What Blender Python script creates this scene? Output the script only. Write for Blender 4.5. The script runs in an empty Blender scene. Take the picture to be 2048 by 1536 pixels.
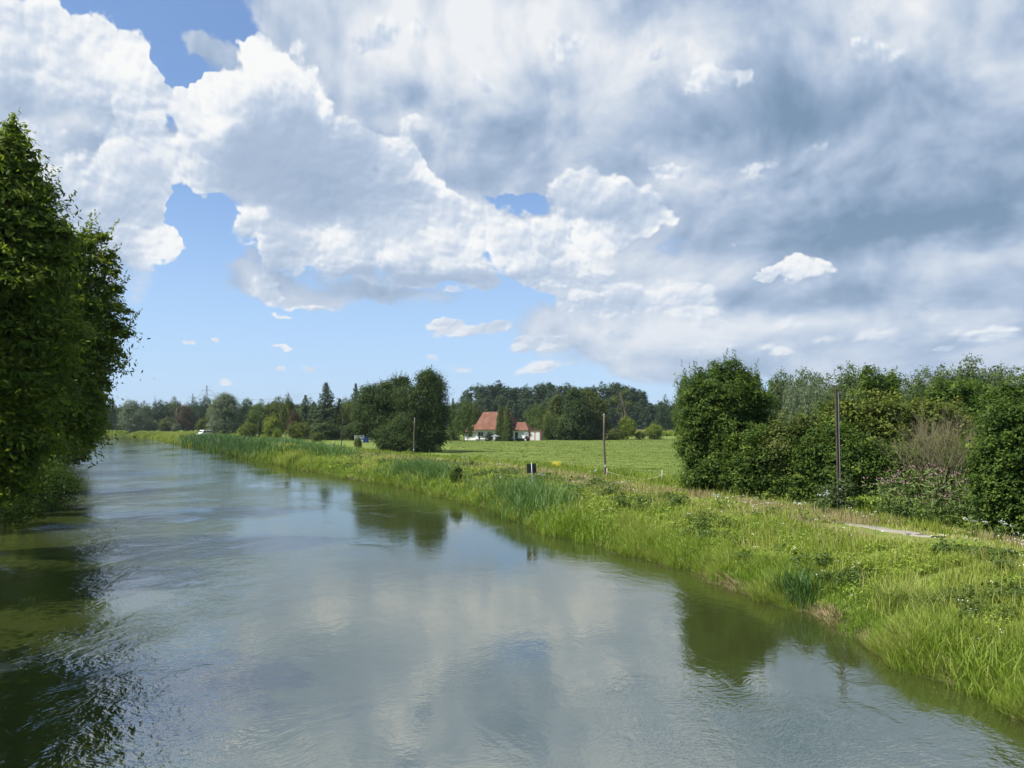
import bpy, bmesh, math, random
import numpy as np
from mathutils import Vector, Matrix

R = math.radians
scene = bpy.context.scene
COL = scene.collection

# ---------------------------------------------------------------- camera
CAM_H = 5.2
FPX = 1538.0                 # focal length in pixels of the 2048 px wide photograph
PITCH = R(2.98)
cam_data = bpy.data.cameras.new('camera')
cam_data.sensor_width = 36.0
cam_data.lens = 36.0 * FPX / 2048.0
cam_data.clip_start = 0.1
cam_data.clip_end = 6000.0
cam = bpy.data.objects.new('camera', cam_data)
cam.location = (0, 0, CAM_H)
cam.rotation_euler = (R(90) + PITCH, 0, 0)
COL.objects.link(cam)
scene.camera = cam

# ---------------------------------------------------------------- render, exposure
scene.view_settings.view_transform = 'Standard'
scene.view_settings.look = 'None'
scene.view_settings.gamma = 1.0
scene.view_settings.exposure = 0.50
scene.cycles.max_bounces = 6
scene.cycles.diffuse_bounces = 3
scene.cycles.glossy_bounces = 3
scene.cycles.transmission_bounces = 4
scene.cycles.transparent_max_bounces = 6
scene.cycles.caustics_reflective = False
scene.cycles.caustics_refractive = False
scene.cycles.sample_clamp_indirect = 4.0
scene.cycles.use_adaptive_sampling = True
scene.cycles.adaptive_threshold = 0.015
scene.cycles.adaptive_min_samples = 12

# ---------------------------------------------------------------- sun
SUN_EL, SUN_AZ = R(53), R(-112)      # azimuth from +Y, positive to the right (+X)
sdir = Vector((math.sin(SUN_AZ)*math.cos(SUN_EL), math.cos(SUN_AZ)*math.cos(SUN_EL), math.sin(SUN_EL)))
sun_data = bpy.data.lights.new('sun', 'SUN')
sun_data.energy = 5.0
sun_data.angle = R(0.53)
sun_data.color = (1.0, 0.955, 0.88)
sun = bpy.data.objects.new('sun', sun_data)
sun.rotation_euler = sdir.to_track_quat('Z', 'Y').to_euler()
sun.location = (-60, -10, 80)
COL.objects.link(sun)

# ---------------------------------------------------------------- sky
def px_dir(px, py):
    """direction (azimuth, elevation) that a photograph pixel looks in"""
    a, b = (px - 1024.0) / FPX, (768.0 - py) / FPX
    c, s = math.cos(PITCH), math.sin(PITCH)
    y, z = c - b*s, s + b*c
    return math.atan2(a, y), math.atan2(z, math.hypot(a, y))

class Nodes:
    def __init__(self, tree): self.t = tree; self.n = tree.nodes; self.l = tree.links
    def new(self, typ, **kw):
        nd = self.n.new(typ)
        for k, v in kw.items(): setattr(nd, k, v)
        return nd
    def put(self, sock, v):
        if isinstance(v, bpy.types.NodeSocket): self.l.new(v, sock)
        elif v is not None: sock.default_value = v
    def math(self, op, a, b=None, c=None, clamp=False):
        nd = self.new('ShaderNodeMath', operation=op, use_clamp=clamp)
        self.put(nd.inputs[0], a); self.put(nd.inputs[1], b)
        if c is not None: self.put(nd.inputs[2], c)
        return nd.outputs[0]
    def vec(self, op, a, b=None, c=None, out=0):
        nd = self.new('ShaderNodeVectorMath', operation=op)
        self.put(nd.inputs[0], a)
        if b is not None: self.put(nd.inputs[1], b)
        if c is not None: self.put(nd.inputs[2], c)
        return nd.outputs[out]
    def scale(self, a, s):
        nd = self.new('ShaderNodeVectorMath', operation='SCALE')
        self.put(nd.inputs[0], a); self.put(nd.inputs[3], s); return nd.outputs[0]
    def comb(self, x, y, z=0.0):
        nd = self.new('ShaderNodeCombineXYZ')
        for i, v in enumerate((x, y, z)): self.put(nd.inputs[i], v)
        return nd.outputs[0]
    def sep(self, v):
        nd = self.new('ShaderNodeSeparateXYZ'); self.put(nd.inputs[0], v); return nd.outputs
    def noise(self, v, scale, detail=4, rough=0.5, dist=0.0, dim='2D', color=False, lac=2.0):
        nd = self.new('ShaderNodeTexNoise', noise_dimensions=dim)
        self.put(nd.inputs['Vector'], v)
        nd.inputs['Scale'].default_value = scale; nd.inputs['Detail'].default_value = detail
        nd.inputs['Roughness'].default_value = rough; nd.inputs['Distortion'].default_value = dist
        nd.inputs['Lacunarity'].default_value = lac
        return nd.outputs['Color' if color else 'Fac']
    def voro(self, v, scale, detail=2, rough=0.5, dim='2D', feature='F1'):
        nd = self.new('ShaderNodeTexVoronoi', voronoi_dimensions=dim, feature=feature)
        self.put(nd.inputs['Vector'], v)
        nd.inputs['Scale'].default_value = scale
        nd.inputs['Detail'].default_value = detail; nd.inputs['Roughness'].default_value = rough
        return nd.outputs['Distance']
    def maprange(self, v, a, b, c=0.0, d=1.0, smooth=False):
        nd = self.new('ShaderNodeMapRange', interpolation_type='SMOOTHSTEP' if smooth else 'LINEAR')
        for i, x in enumerate((v, a, b, c, d)): self.put(nd.inputs[i], x)
        return nd.outputs[0]
    def mix(self, f, a, b, blend='MIX'):
        nd = self.new('ShaderNodeMix', data_type='RGBA', blend_type=blend)
        self.put(nd.inputs[0], f)
        for i, v in ((6, a), (7, b)):
            if isinstance(v, (tuple, list)): v = tuple(v)[:3] + (1.0,)
            self.put(nd.inputs[i], v)
        return nd.outputs[2]
    def ramp(self, f, stops):
        nd = self.new('ShaderNodeValToRGB'); cr = nd.color_ramp
        while len(cr.elements) < len(stops): cr.elements.new(0.5)
        for e, (p, c) in zip(cr.elements, stops):
            e.position = p; e.color = tuple(c)[:3] + (1.0,)
        self.put(nd.inputs[0], f); return nd.outputs[0]

def blob_sum(N, uv, blobs, base):
    """sum of soft elliptical puffs; each is (px, py, rx, ry, weight[, tilt degrees]) in the photograph's pixels"""
    acc = base
    for b in blobs:
        px, py, rx, ry, w = b[:5]
        u0, v0 = px_dir(px, py)
        ul, _ = px_dir(px - rx, py); ur, _ = px_dir(px + rx, py)
        _, vt = px_dir(px, py - ry); _, vb = px_dir(px, py + ry)
        ru, rv = max((ur - ul)/2, 1e-3), max((vt - vb)/2, 1e-3)
        if len(b) > 5:
            nd = N.new('ShaderNodeMapping', vector_type='TEXTURE')
            N.put(nd.inputs[0], uv)
            nd.inputs[1].default_value = (u0, v0, 0); nd.inputs[2].default_value = (0, 0, R(b[5]))
            nd.inputs[3].default_value = (ru, rv, 1)
            q = nd.outputs[0]
        else:
            q = N.vec('MULTIPLY_ADD', uv, (1/ru, 1/rv, 0), (-u0/ru, -v0/rv, 0))
        d2 = N.vec('DOT_PRODUCT', q, q, out=1)
        g = N.math('POWER', 0.42, d2)
        acc = N.math('MULTIPLY_ADD', g, w, acc)
    return acc

FRONT = [ # near cumulus with crisp sunlit tops: px, py, rx, ry, weight[, tilt]
 (20,120,190,120,1.5), (130,100,110,70,.9), (250,100,50,50,1.0), (290,150,46,50,.9), (230,190,100,50,.9), (60,30,70,50,.6),
 (90,330,170,70,.8), (250,310,60,60,.8), (200,440,150,110,1.1), (285,440,56,90,.9), (335,505,50,32,1.2), (220,530,110,22,.5),
 (505,100,50,50,1.3), (560,150,64,55,.9), (630,195,44,46,1.0), (430,190,80,40,1.0), (380,250,80,70,1.0), (520,270,170,110,1.4),
 (420,365,110,34,.8), (640,350,180,100,1.4), (720,440,120,60,1.1), (340,180,36,26,.6), (560,390,90,40,.6), (640,420,80,40,.6),
 (770,300,60,34,.9,-35), (830,350,70,34,1.2,-38), (900,405,64,34,1.0,-30), (750,430,80,44,1.2), (850,450,130,60,1.3),
 (960,460,90,40,1.1), (1050,490,70,36,1.0,-25), (680,520,80,32,1.2), (850,525,110,26,1.0), (770,560,160,24,.7), (950,555,150,34,.8),
 (520,440,36,40,1.5), (565,480,44,60,1.3), (462,462,34,30,.7), (540,560,50,30,.9), (525,585,34,22,1.1), (590,604,50,18,1.2), (670,612,60,17,1.1),
 (565,634,40,6,1.3), (1195,400,104,60,2.1), (1290,440,50,34,1.2), (1140,430,46,34,1.0), (1200,490,84,26,1.0), (1170,350,30,20,.5),
 (960,170,60,40,1.1), (1130,90,60,30,1.0), (1310,120,50,40,1.2), (1400,150,40,30,1.2), (1730,70,70,36,1.2), (1780,110,70,24,1.1), (1480,170,40,24,1.0), (850,240,50,16,1.1), (1350,330,50,16,1.1), (1650,290,70,26,1.1), (1500,350,60,20,1.0), (700,90,90,40,1.1), (820,60,80,40,1.0), (1560,330,50,30,1.0),
 (1120,555,100,40,1.3), (1230,575,90,34,1.2), (1330,590,80,32,1.3), (1400,625,44,40,1.2), (1290,625,110,20,1.0), (1260,668,42,13,1.4), (1180,610,70,18,.9),
 (1230,705,100,26,.9), (905,655,44,20,1.7), (1000,655,36,12,1.5), (1045,690,40,20,1.5), (1110,682,44,16,1.2), (1050,735,80,16,1.1), (865,715,24,14,1.1), (915,740,34,12,1.1), (1340,700,70,14,.8),
 (1590,530,50,24,1.6), (1520,540,22,11,1.2), (1560,645,60,26,1.3), (1550,695,42,16,1.4), (1650,608,22,18,.9), (1480,640,60,16,.9), (1430,690,60,14,.7),
 (1890,690,24,9,1.5), (1720,672,100,20,1.0), (1990,668,90,26,1.1), (1840,645,100,16,.9), (1800,690,60,12,.9), (1650,690,50,12,.7), (1480,470,40,14,.9), (1430,420,40,24,.5),
 (372,690,17,6,1.35), (427,687,22,9,1.4), (557,697,24,7,1.35), (622,738,22,12,1.35), (446,762,26,9,1.35), (560,770,34,8,1.25), (556,738,16,9,1.1), (708,754,18,6,1.2), (600,760,20,8,1.0), (800,745,30,8,1.0),
 (400,50,60,56,-.8), (362,128,36,28,-1.0), (415,440,54,40,-1.3), (350,400,24,40,-.9), (480,395,36,10,-.7), (510,515,12,14,-.8), (556,547,16,10,-.6), (322,360,18,50,-.6), (700,488,20,8,-.4)]
BACK = [ # higher, greyer deck behind
 (760,80,240,110,1.3), (410,100,56,30,.9), (640,30,80,40,1.0), (1000,200,330,170,1.6), (1400,200,380,260,1.8), (1850,250,420,380,2.0), (900,330,120,70,.9),
 (1700,560,420,110,1.2), (1500,690,420,56,.9), (1180,650,260,60,.8), (1900,700,300,56,.8), (280,480,100,64,.5), (150,300,230,140,1.1), (60,480,160,90,.8), (720,590,190,36,.8), (480,500,60,60,.5), (570,560,100,46,.5), (560,300,200,130,1.1),
 (400,36,110,52,-1.2), (260,20,60,26,-.7), (360,130,42,32,-1.5), (1035,405,46,18,-1.9), (1080,480,40,20,-1.0), (640,10,20,10,-.6), (405,445,74,50,-1.7), (340,390,30,50,-.8),
 (150,1000,900,220,-.4), (560,690,420,60,-.9), (1350,500,60,44,-.6), (1150,660,26,18,-.6)]
SHADE = [ # how much light the deck passes: positive = bright
 (900,60,260,110,.34), (700,110,120,60,.2), (960,180,110,60,.25), (820,245,60,20,.3), (1150,100,70,110,.15), (1310,130,100,70,.26), (1400,140,46,36,.25), (1630,30,140,50,.26), (1720,90,120,44,.26), (1250,170,60,60,.12),
 (1550,310,120,50,.22), (1360,330,60,50,.2), (1480,360,90,26,.2), (1650,300,80,36,.15), (100,290,160,60,.2), (1270,300,40,24,.2),
 (1130,150,60,36,-.22), (980,340,160,54,-.26), (1500,230,170,36,-.08), (1880,370,280,90,-.42), (1920,430,220,46,-.26), (1650,470,280,32,-.28), (1800,200,300,70,-.12),
 (1560,595,260,24,-.34), (1950,610,150,18,-.26), (1400,470,110,50,-.06), (1200,560,250,60,.12), (1950,520,130,26,.16), (1750,650,300,30,.22), (1300,660,300,60,.18), (2020,700,100,36,.12)]
FSHADE = [ # self-shadow of the thick cumulus: positive = darker
 (1450,200,420,150,.30), (800,90,120,60,.2), (120,220,170,36,.8), (0,235,120,44,.3), (200,430,100,60,.5), (600,310,150,80,.8), (690,400,120,46,.85), (560,370,130,50,.4), (780,553,190,18,.8), (700,548,80,10,.4), (960,565,120,24,.4), (560,530,36,50,.5), (650,622,80,8,.6),
 (1200,436,84,26,.6), (1250,600,160,16,.25), (1240,700,120,26,.4), (640,250,60,36,.45), (480,430,100,26,.2), (1120,630,120,34,.3), (470,495,36,30,.5), (1180,560,200,20,.2), (480,300,90,40,.3),
 (480,130,56,60,-.5), (560,115,56,50,-.3), (410,225,70,34,-.6), (655,200,20,44,-.5), (250,120,64,54,-.4), (850,355,60,26,-.4,-35), (330,498,46,22,-.5), (740,415,56,20,-.3), (1590,520,56,16,-.4), (520,430,36,20,-.5), (620,535,56,24,-.3)]

world = bpy.data.worlds.new('World')
scene.world = world
world.use_nodes = True
world.cycles.sampling_method = 'NONE'
wt = world.node_tree
wt.nodes.clear()
W = Nodes(wt)

def billow_group():
    """billowing fine structure of the cumulus; sampled twice, the difference gives the lit and shaded sides of the billows"""
    g = bpy.data.node_groups.new('cumulus_billows', 'ShaderNodeTree')
    g.interface.new_socket('uv', in_out='INPUT', socket_type='NodeSocketVector')
    g.interface.new_socket('height', in_out='OUTPUT', socket_type='NodeSocketFloat')
    N = Nodes(g)
    gi, go = N.new('NodeGroupInput'), N.new('NodeGroupOutput')
    def puffs(scale, amp):                                   # rounded cauliflower heads with creases between them
        v = N.voro(gi.outputs[0], scale, 0.0)
        return N.math('MULTIPLY', N.math('SUBTRACT', 0.22, N.math('MULTIPLY', v, v)), amp)
    c = N.math('ADD', puffs(12.0, 0.90), puffs(27.0, 0.50))
    c = N.math('ADD', c, puffs(56.0, 0.13))
    n = N.noise(gi.outputs[0], 12.0, 5, 0.56)
    c = N.math('MULTIPLY_ADD', N.math('SUBTRACT', n, 0.5), 1.75, c)
    N.l.new(c, go.inputs[0])
    return g

def build_world():
    tc = W.new('ShaderNodeTexCoord')
    d = tc.outputs['Generated']
    X = W.sep(d)
    az = W.math('ARCTAN2', X[0], X[1])
    el = W.math('ARCSINE', X[2])
    uv = W.comb(az, el)
    elp = W.math('MAXIMUM', el, 0.0)
    vq = W.math('MULTIPLY', W.math('LOGARITHM', W.math('ADD', elp, 0.25), 2.718282), 0.62)   # clouds flatten towards the horizon
    q = W.comb(az, vq)
    w = W.vec('SUBTRACT', W.noise(q, 9.0, 4, 0.66, color=True), (0.5, 0.5, 0.5))
    uvw = W.vec('MULTIPLY_ADD', W.scale(w, W.maprange(el, .03, .2, .35, 1.0)), (0.080, 0.066, 0), uv)
    w0 = W.vec('SUBTRACT', W.noise(q, 4.5, 1, 0.5, color=True), (0.5, 0.5, 0.5))
    qw = W.vec('MULTIPLY_ADD', w0, (0.075, 0.065, 0), q)
    grp = billow_group()
    def billow(v):
        nd = W.new('ShaderNodeGroup'); nd.node_tree = grp; W.l.new(v, nd.inputs[0]); return nd.outputs[0]
    n0 = billow(qw)
    n1 = billow(W.vec('ADD', qw, (-0.0028, 0.0055, 0)))
    grad = W.math('SUBTRACT', n0, n1)                          # > 0 : side of a billow that faces the light
    cf = blob_sum(W, uvw, FRONT, FBASE)
    D0 = W.math('ADD', cf, n0)
    # clear sky
    sky = W.new('ShaderNodeTexSky', sky_type='NISHITA')
    sky.sun_disc = False
    sky.sun_elevation = SUN_EL
    sky.sun_rotation = SUN_AZ
    sky.air_density = 1.0; sky.dust_density = 0.6; sky.ozone_density = 1.6
    S = SKY_STRENGTH
    # back deck
    qb = W.vec('MULTIPLY_ADD', w0, (0.10, 0.08, 0), q)
    nb = W.math('SUBTRACT', W.noise(qb, 4.2, 6, 0.50), 0.5)
    nbs = W.math('SUBTRACT', W.noise(W.vec('ADD', qb, (-0.016, 0.030, 0)), 4.2, 5, 0.50), 0.5)
    relief = W.math('SUBTRACT', nb, nbs)                     # lit and shaded sides of the big heaps in the deck
    nb2 = W.math('SUBTRACT', W.noise(qb, 15.0, 4, 0.55), 0.5)
    cb = blob_sum(W, uvw, BACK, -0.30)
    cb = W.math('ADD', cb, W.maprange(el, 0.50, 0.75, 0.0, 0.35, True))   # broken cloud overhead and behind the view too
    cb = W.math('MULTIPLY_ADD', nb, 2.0, cb)
    cb = W.math('MULTIPLY_ADD', n0, 0.28, cb)
    mb = W.maprange(cb, -0.04, 0.34, 0.0, 1.0, True)
    sb = blob_sum(W, uvw, SHADE, 0.58)
    sb = W.math('MULTIPLY_ADD', nb, 0.9, sb)
    sb = W.math('MULTIPLY_ADD', relief, 1.5, sb)
    sb = W.math('MULTIPLY_ADD', nb2, 0.42, sb)
    sb = W.math('MULTIPLY_ADD', grad, 0.12, sb)
    sb = W.math('MULTIPLY_ADD', n0, 0.10, sb)
    colb = W.ramp(sb, [(0.0, (.20,.305,.44)), (0.25, (.28,.385,.54)), (0.5, (.41,.51,.67)), (0.75, (.62,.69,.79)), (1.0, (.84,.86,.89))])
    # front cumulus
    wisp = W.maprange(nb, -.02, .10, 0.0, 0.40, True)            # some rims are crisp, others fray out
    mf = W.maprange(D0, -0.04, W.math('ADD', W.math('MULTIPLY_ADD', mb, 0.16, wisp), W.maprange(el, .02, .24, 0.45, 0.12)), 0.0, 1.0, True)
    thick = W.maprange(D0, 0.1, 1.6, 0.0, 0.26)
    fs = blob_sum(W, uvw, FSHADE, 0.20)
    sh = W.math('MULTIPLY_ADD', grad, W.maprange(D0, .1, 1.2, -2.1, -1.35), W.math('ADD', fs, thick))
    sh = W.math('MULTIPLY_ADD', nb2, -0.6, sh)
    sh = W.math('MULTIPLY_ADD', nb, -0.9, sh)
    sh = W.math('MULTIPLY', sh, W.maprange(sh, 0.4, 1.6, 1.0, 0.58))
    colf = W.ramp(sh, [(0.0, (.93,.94,.94)), (0.25, (.80,.84,.89)), (0.5, (.60,.68,.80)), (0.75, (.46,.56,.71)), (1.0, (.36,.46,.62))])
    low = W.maprange(el, 0.0, 0.28, 1.0, 0.0, True)            # distance haze on far clouds
    hz = (.50,.62,.78)
    colf = W.mix(W.math('MULTIPLY', low, 0.38), colf, hz)
    colb = W.mix(W.math('MULTIPLY', low, 0.40), colb, hz)
    skyc = W.scale(sky.outputs[0], S)
    skyc = W.vec('MULTIPLY', skyc, SKY_TINT)
    skyc = W.mix(W.maprange(el, 0.0, 0.35, 0.75, 0.15, True), skyc, (.36,.50,.70))
    c = W.mix(mb, skyc, W.scale(colb, CLOUD_K))
    c = W.mix(mf, c, W.scale(colf, CLOUD_K))
    bg = W.new('ShaderNodeBackground')
    W.l.new(W.scale(c, 1.0/S), bg.inputs[0])
    bg.inputs[1].default_value = S
    out = W.new('ShaderNodeOutputWorld')
    W.l.new(bg.outputs[0], out.inputs[0])

FBASE = -0.92
SKY_STRENGTH = 0.10
SKY_TINT = (0.80, 0.95, 1.15)
CLOUD_K = 0.72
build_world()

# ================================================================= helpers
rng = np.random.default_rng(7)

def tag(o, label=None, cat=None, group=None, kind=None):
    if label: o['label'] = label
    if cat: o['category'] = cat
    if group: o['group'] = group
    if kind: o['kind'] = kind
    return o

def empty(name, loc=(0, 0, 0), rz=0.0):
    o = bpy.data.objects.new(name, None)
    o.location = loc; o.rotation_euler = (0, 0, rz)
    o.empty_display_size = 0.3
    COL.objects.link(o)
    return o

def np_mesh(name, V, F, mat=None, tint=None, smooth=False):
    V = np.ascontiguousarray(V, dtype=np.float32); F = np.ascontiguousarray(F, dtype=np.int32)
    me = bpy.data.meshes.new(name)
    k = F.shape[1]
    me.vertices.add(len(V)); me.vertices.foreach_set('co', V.ravel())
    me.loops.add(F.size); me.loops.foreach_set('vertex_index', F.ravel())
    me.polygons.add(len(F)); me.polygons.foreach_set('loop_start', np.arange(len(F), dtype=np.int32)*k)
    if smooth: me.polygons.foreach_set('use_smooth', np.ones(len(F), dtype=bool))
    if tint is not None:
        a = me.attributes.new('tint', 'FLOAT', 'FACE'); a.data.foreach_set('value', np.ascontiguousarray(tint, dtype=np.float32))
    me.update(calc_edges=True)
    if mat: me.materials.append(mat)
    return me

def link(name, me, parent=None):
    o = bpy.data.objects.new(name, me); COL.objects.link(o)
    if parent: o.parent = parent
    return o

class MB:
    """collects solid shapes into one mesh"""
    def __init__(self): self.v = []; self.f = []
    def add(self, vs, fs):
        b = len(self.v); self.v += [tuple(x) for x in vs]; self.f += [tuple(i + b for i in f) for f in fs]; return self
    def box(self, c, s, rz=0.0, taper=1.0):
        x, y, z = (q/2 for q in s); cr, sr = math.cos(rz), math.sin(rz); vs = []
        for dz in (-z, z):
            t = taper if dz > 0 else 1.0
            for dx, dy in ((-x, -y), (x, -y), (x, y), (-x, y)):
                dx *= t; dy *= t
                vs.append((c[0] + dx*cr - dy*sr, c[1] + dx*sr + dy*cr, c[2] + dz))
        return self.add(vs, [(3,2,1,0), (4,5,6,7), (0,1,5,4), (1,2,6,5), (2,3,7,6), (3,0,4,7)])
    def tube(self, pts, radii, n=8, cap=True):
        pts = [Vector(p) for p in pts]; rings = []; vs = []
        if not hasattr(radii, '__len__'): radii = [radii]*len(pts)
        for i, p in enumerate(pts):
            t = (pts[min(i+1, len(pts)-1)] - pts[max(i-1, 0)]).normalized()
            a = t.orthogonal().normalized() if i == 0 else (a - t*a.dot(t)).normalized()
            b = t.cross(a)
            for k in range(n):
                an = 2*math.pi*k/n
                vs.append(p + (a*math.cos(an) + b*math.sin(an))*radii[i])
        fs = []
        for i in range(len(pts)-1):
            for k in range(n):
                k2 = (k+1) % n
                fs.append((i*n+k, i*n+k2, (i+1)*n+k2, (i+1)*n+k))
        if cap: fs += [tuple(range(n-1, -1, -1)), tuple((len(pts)-1)*n + k for k in range(n))]
        return self.add(vs, fs)
    def build(self, name, mat, parent=None, bevel=0.0, smooth=False):
        me = bpy.data.meshes.new(name); me.from_pydata(self.v, [], self.f)
        bm = bmesh.new(); bm.from_mesh(me); bmesh.ops.recalc_face_normals(bm, faces=bm.faces)
        if bevel: bmesh.ops.bevel(bm, geom=bm.edges[:], offset=bevel, segments=2, affect='EDGES', profile=0.6)
        bm.to_mesh(me); bm.free()
        if smooth:
            for p in me.polygons: p.use_smooth = True
        me.materials.append(mat)
        return link(name, me, parent)

# ----------------------------------------------------------------- materials
def new_mat(name):
    m = bpy.data.materials.new(name); m.use_nodes = True; m.node_tree.nodes.clear()
    return m, Nodes(m.node_tree)

def finish(m, N, bsdf):
    out = N.new('ShaderNodeOutputMaterial'); N.l.new(bsdf, out.inputs[0]); return m

def principled(N, col, rough=0.6, spec=0.3, metal=0.0, normal=None):
    b = N.new('ShaderNodeBsdfPrincipled')
    N.put(b.inputs['Base Color'], tuple(col) + (1.0,) if isinstance(col, (tuple, list)) and len(col) == 3 else col)
    N.put(b.inputs['Roughness'], rough); b.inputs['Specular IOR Level'].default_value = spec
    b.inputs['Metallic'].default_value = metal
    if normal is not None: N.l.new(normal, b.inputs['Normal'])
    return b.outputs[0]

def plain_mat(name, col, rough=0.6, spec=0.3, metal=0.0, vary=0.12, scale=3.0, bump=0.0):
    m, N = new_mat(name)
    tc = N.new('ShaderNodeTexCoord')
    n = N.noise(tc.outputs['Object'], scale, 5, 0.6, dim='3D')
    c = N.mix(n, tuple(x*(1-vary*2) for x in col), tuple(min(1, x*(1+vary)) for x in col))
    nm = None
    if bump:
        b = N.new('ShaderNodeBump'); b.inputs['Strength'].default_value = bump; b.inputs['Distance'].default_value = 0.02
        N.l.new(N.noise(tc.outputs['Object'], scale*6, 4, 0.6, dim='3D'), b.inputs['Height']); nm = b.outputs[0]
    return finish(m, N, principled(N, c, rough, spec, metal, nm))

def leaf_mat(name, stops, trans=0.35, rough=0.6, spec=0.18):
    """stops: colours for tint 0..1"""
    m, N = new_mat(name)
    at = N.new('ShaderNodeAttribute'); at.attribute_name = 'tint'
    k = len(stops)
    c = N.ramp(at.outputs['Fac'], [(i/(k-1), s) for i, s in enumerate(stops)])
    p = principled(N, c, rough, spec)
    t = N.new('ShaderNodeBsdfTranslucent')
    N.l.new(N.mix(0.6, c, (1.3, 1.25, 0.5), 'MULTIPLY'), t.inputs[0])
    mx = N.new('ShaderNodeMixShader'); mx.inputs[0].default_value = trans
    N.l.new(p, mx.inputs[1]); N.l.new(t.outputs[0], mx.inputs[2])
    return finish(m, N, mx.outputs[0])

M = {}
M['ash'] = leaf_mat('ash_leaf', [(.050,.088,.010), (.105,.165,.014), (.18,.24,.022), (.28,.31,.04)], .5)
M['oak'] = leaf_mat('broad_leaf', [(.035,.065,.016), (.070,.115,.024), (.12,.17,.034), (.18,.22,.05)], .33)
M['olive'] = leaf_mat('olive_leaf', [(.035,.055,.012), (.075,.105,.020), (.12,.15,.03), (.18,.19,.05)], .3)
M['meadow'] = leaf_mat('meadow_blade', [(.090,.128,.026), (.130,.172,.036), (.172,.218,.050), (.24,.27,.08)], .3)
M['willow'] = leaf_mat('willow_leaf', [(.06,.09,.045), (.12,.16,.08), (.19,.235,.13), (.27,.31,.19)], .25)
M['darkwillow'] = leaf_mat('dark_willow_leaf', [(.024,.046,.014), (.044,.078,.020), (.075,.115,.026), (.14,.18,.04)], .33)
M['forest'] = leaf_mat('forest_leaf', [(.026,.052,.022), (.042,.078,.030), (.060,.102,.036), (.085,.13,.044)], .25)
M['spruce'] = leaf_mat('spruce_needle', [(.022,.044,.018), (.040,.070,.026), (.065,.10,.036), (.12,.15,.06)], .12)
M['thuja'] = leaf_mat('thuja_needle', [(.025,.050,.012), (.055,.090,.018), (.10,.135,.028), (.15,.18,.04)], .15)
M['hazel'] = leaf_mat('hedge_leaf', [(.024,.055,.010), (.055,.105,.015), (.110,.172,.024), (.22,.29,.05)], .42)
M['maple'] = leaf_mat('maple_leaf', [(.050,.080,.012), (.095,.130,.018), (.15,.18,.025), (.23,.24,.04)], .33)
M['lime'] = leaf_mat('bright_bush_leaf', [(.08,.12,.015), (.14,.19,.022), (.21,.26,.03), (.30,.33,.05)], .33)
M['copper'] = leaf_mat('copper_leaf', [(.05,.040,.020), (.08,.058,.026), (.11,.080,.032), (.15,.11,.04)], .25)
M['grass'] = leaf_mat('bank_grass_blade', [(.095,.150,.020), (.190,.260,.034), (.305,.365,.058), (.42,.42,.13), (.52,.47,.26)], .35, .45)
M['reed'] = leaf_mat('reed_blade', [(.045,.10,.025), (.085,.165,.040), (.15,.25,.065), (.25,.34,.11)], .3, .45)
M['sedge'] = leaf_mat('sedge_blade', [(.070,.145,.014), (.145,.25,.024), (.24,.34,.040), (.34,.40,.08), (.50,.46,.23)], .38, .45)
M['herb'] = leaf_mat('herb_leaf', [(.070,.125,.014), (.145,.225,.026), (.235,.32,.042), (.33,.39,.07), (.44,.42,.15)], .33)
M['straw'] = leaf_mat('dry_grass', [(.20,.15,.07), (.32,.25,.13), (.44,.36,.20), (.52,.45,.30)], .25)
M['balsam'] = leaf_mat('balsam_leaf', [(.045,.08,.022), (.08,.13,.034), (.14,.20,.055), (.20,.27,.08)], .3)
M['pale'] = leaf_mat('pale_leaf', [(.055,.085,.032), (.085,.125,.042), (.13,.175,.055), (.18,.22,.08)], .33)
M['bark'] = plain_mat('bark', (.085,.065,.045), .9, .1, vary=.35, scale=6, bump=.4)
M['greybark'] = plain_mat('dead_wood', (.26,.22,.17), .9, .1, vary=.3, scale=8, bump=.3)
M['twig'] = plain_mat('dry_twig', (.20,.18,.10), .9, .1, vary=.3, scale=8)
M['timber'] = plain_mat('weathered_timber', (.155,.135,.105), .85, .15, vary=.35, scale=7, bump=.4)
M['white'] = plain_mat('white_petal', (.80,.80,.74), .6, .2, vary=.05)
M['pink'] = plain_mat('pink_petal', (.42,.25,.27), .6, .2, vary=.15)
M['yellow'] = plain_mat('yellow_petal', (.80,.62,.03), .6, .2, vary=.1)
M['steel'] = plain_mat('galvanised_steel', (.36,.37,.37), .5, .4, .5, vary=.1)
M['rust'] = plain_mat('rusted_steel', (.12,.095,.075), .85, .2, .2, vary=.35, scale=9)

# ----------------------------------------------------------------- river course and terrain height
RB = np.array([(22,-60),(17,-25),(12.6,0),(10.1,9),(9.15,13.5),(8.6,20.2),(7.1,24.5),(5.3,29.4),(0.7,40.6),(-6.2,58.4),(-20.6,82.4),(-42,120),
               (-66,163),(-100,222),(-139,290),(-190,362),(-262,420),(-350,455),(-480,470)], dtype=float)
def catmull(P, step):
    out = []
    for i in range(len(P)-1):
        p0, p1, p2, p3 = P[max(i-1,0)], P[i], P[i+1], P[min(i+2,len(P)-1)]
        n = max(2, int(np.linalg.norm(p2-p1)/step))
        for t in np.linspace(0, 1, n, endpoint=False):
            out.append(0.5*((2*p1) + (-p0+p2)*t + (2*p0-5*p1+4*p2-p3)*t*t + (-p0+3*p1-3*p2+p3)*t**3))
    out.append(P[-1]); return np.array(out)
BK = catmull(RB, 3.0)
_seg = np.diff(BK, axis=0); _L = np.linalg.norm(_seg, axis=1)
ARC = np.concatenate([[0], np.cumsum(_L)])
RIVER_W = 29.0
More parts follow.
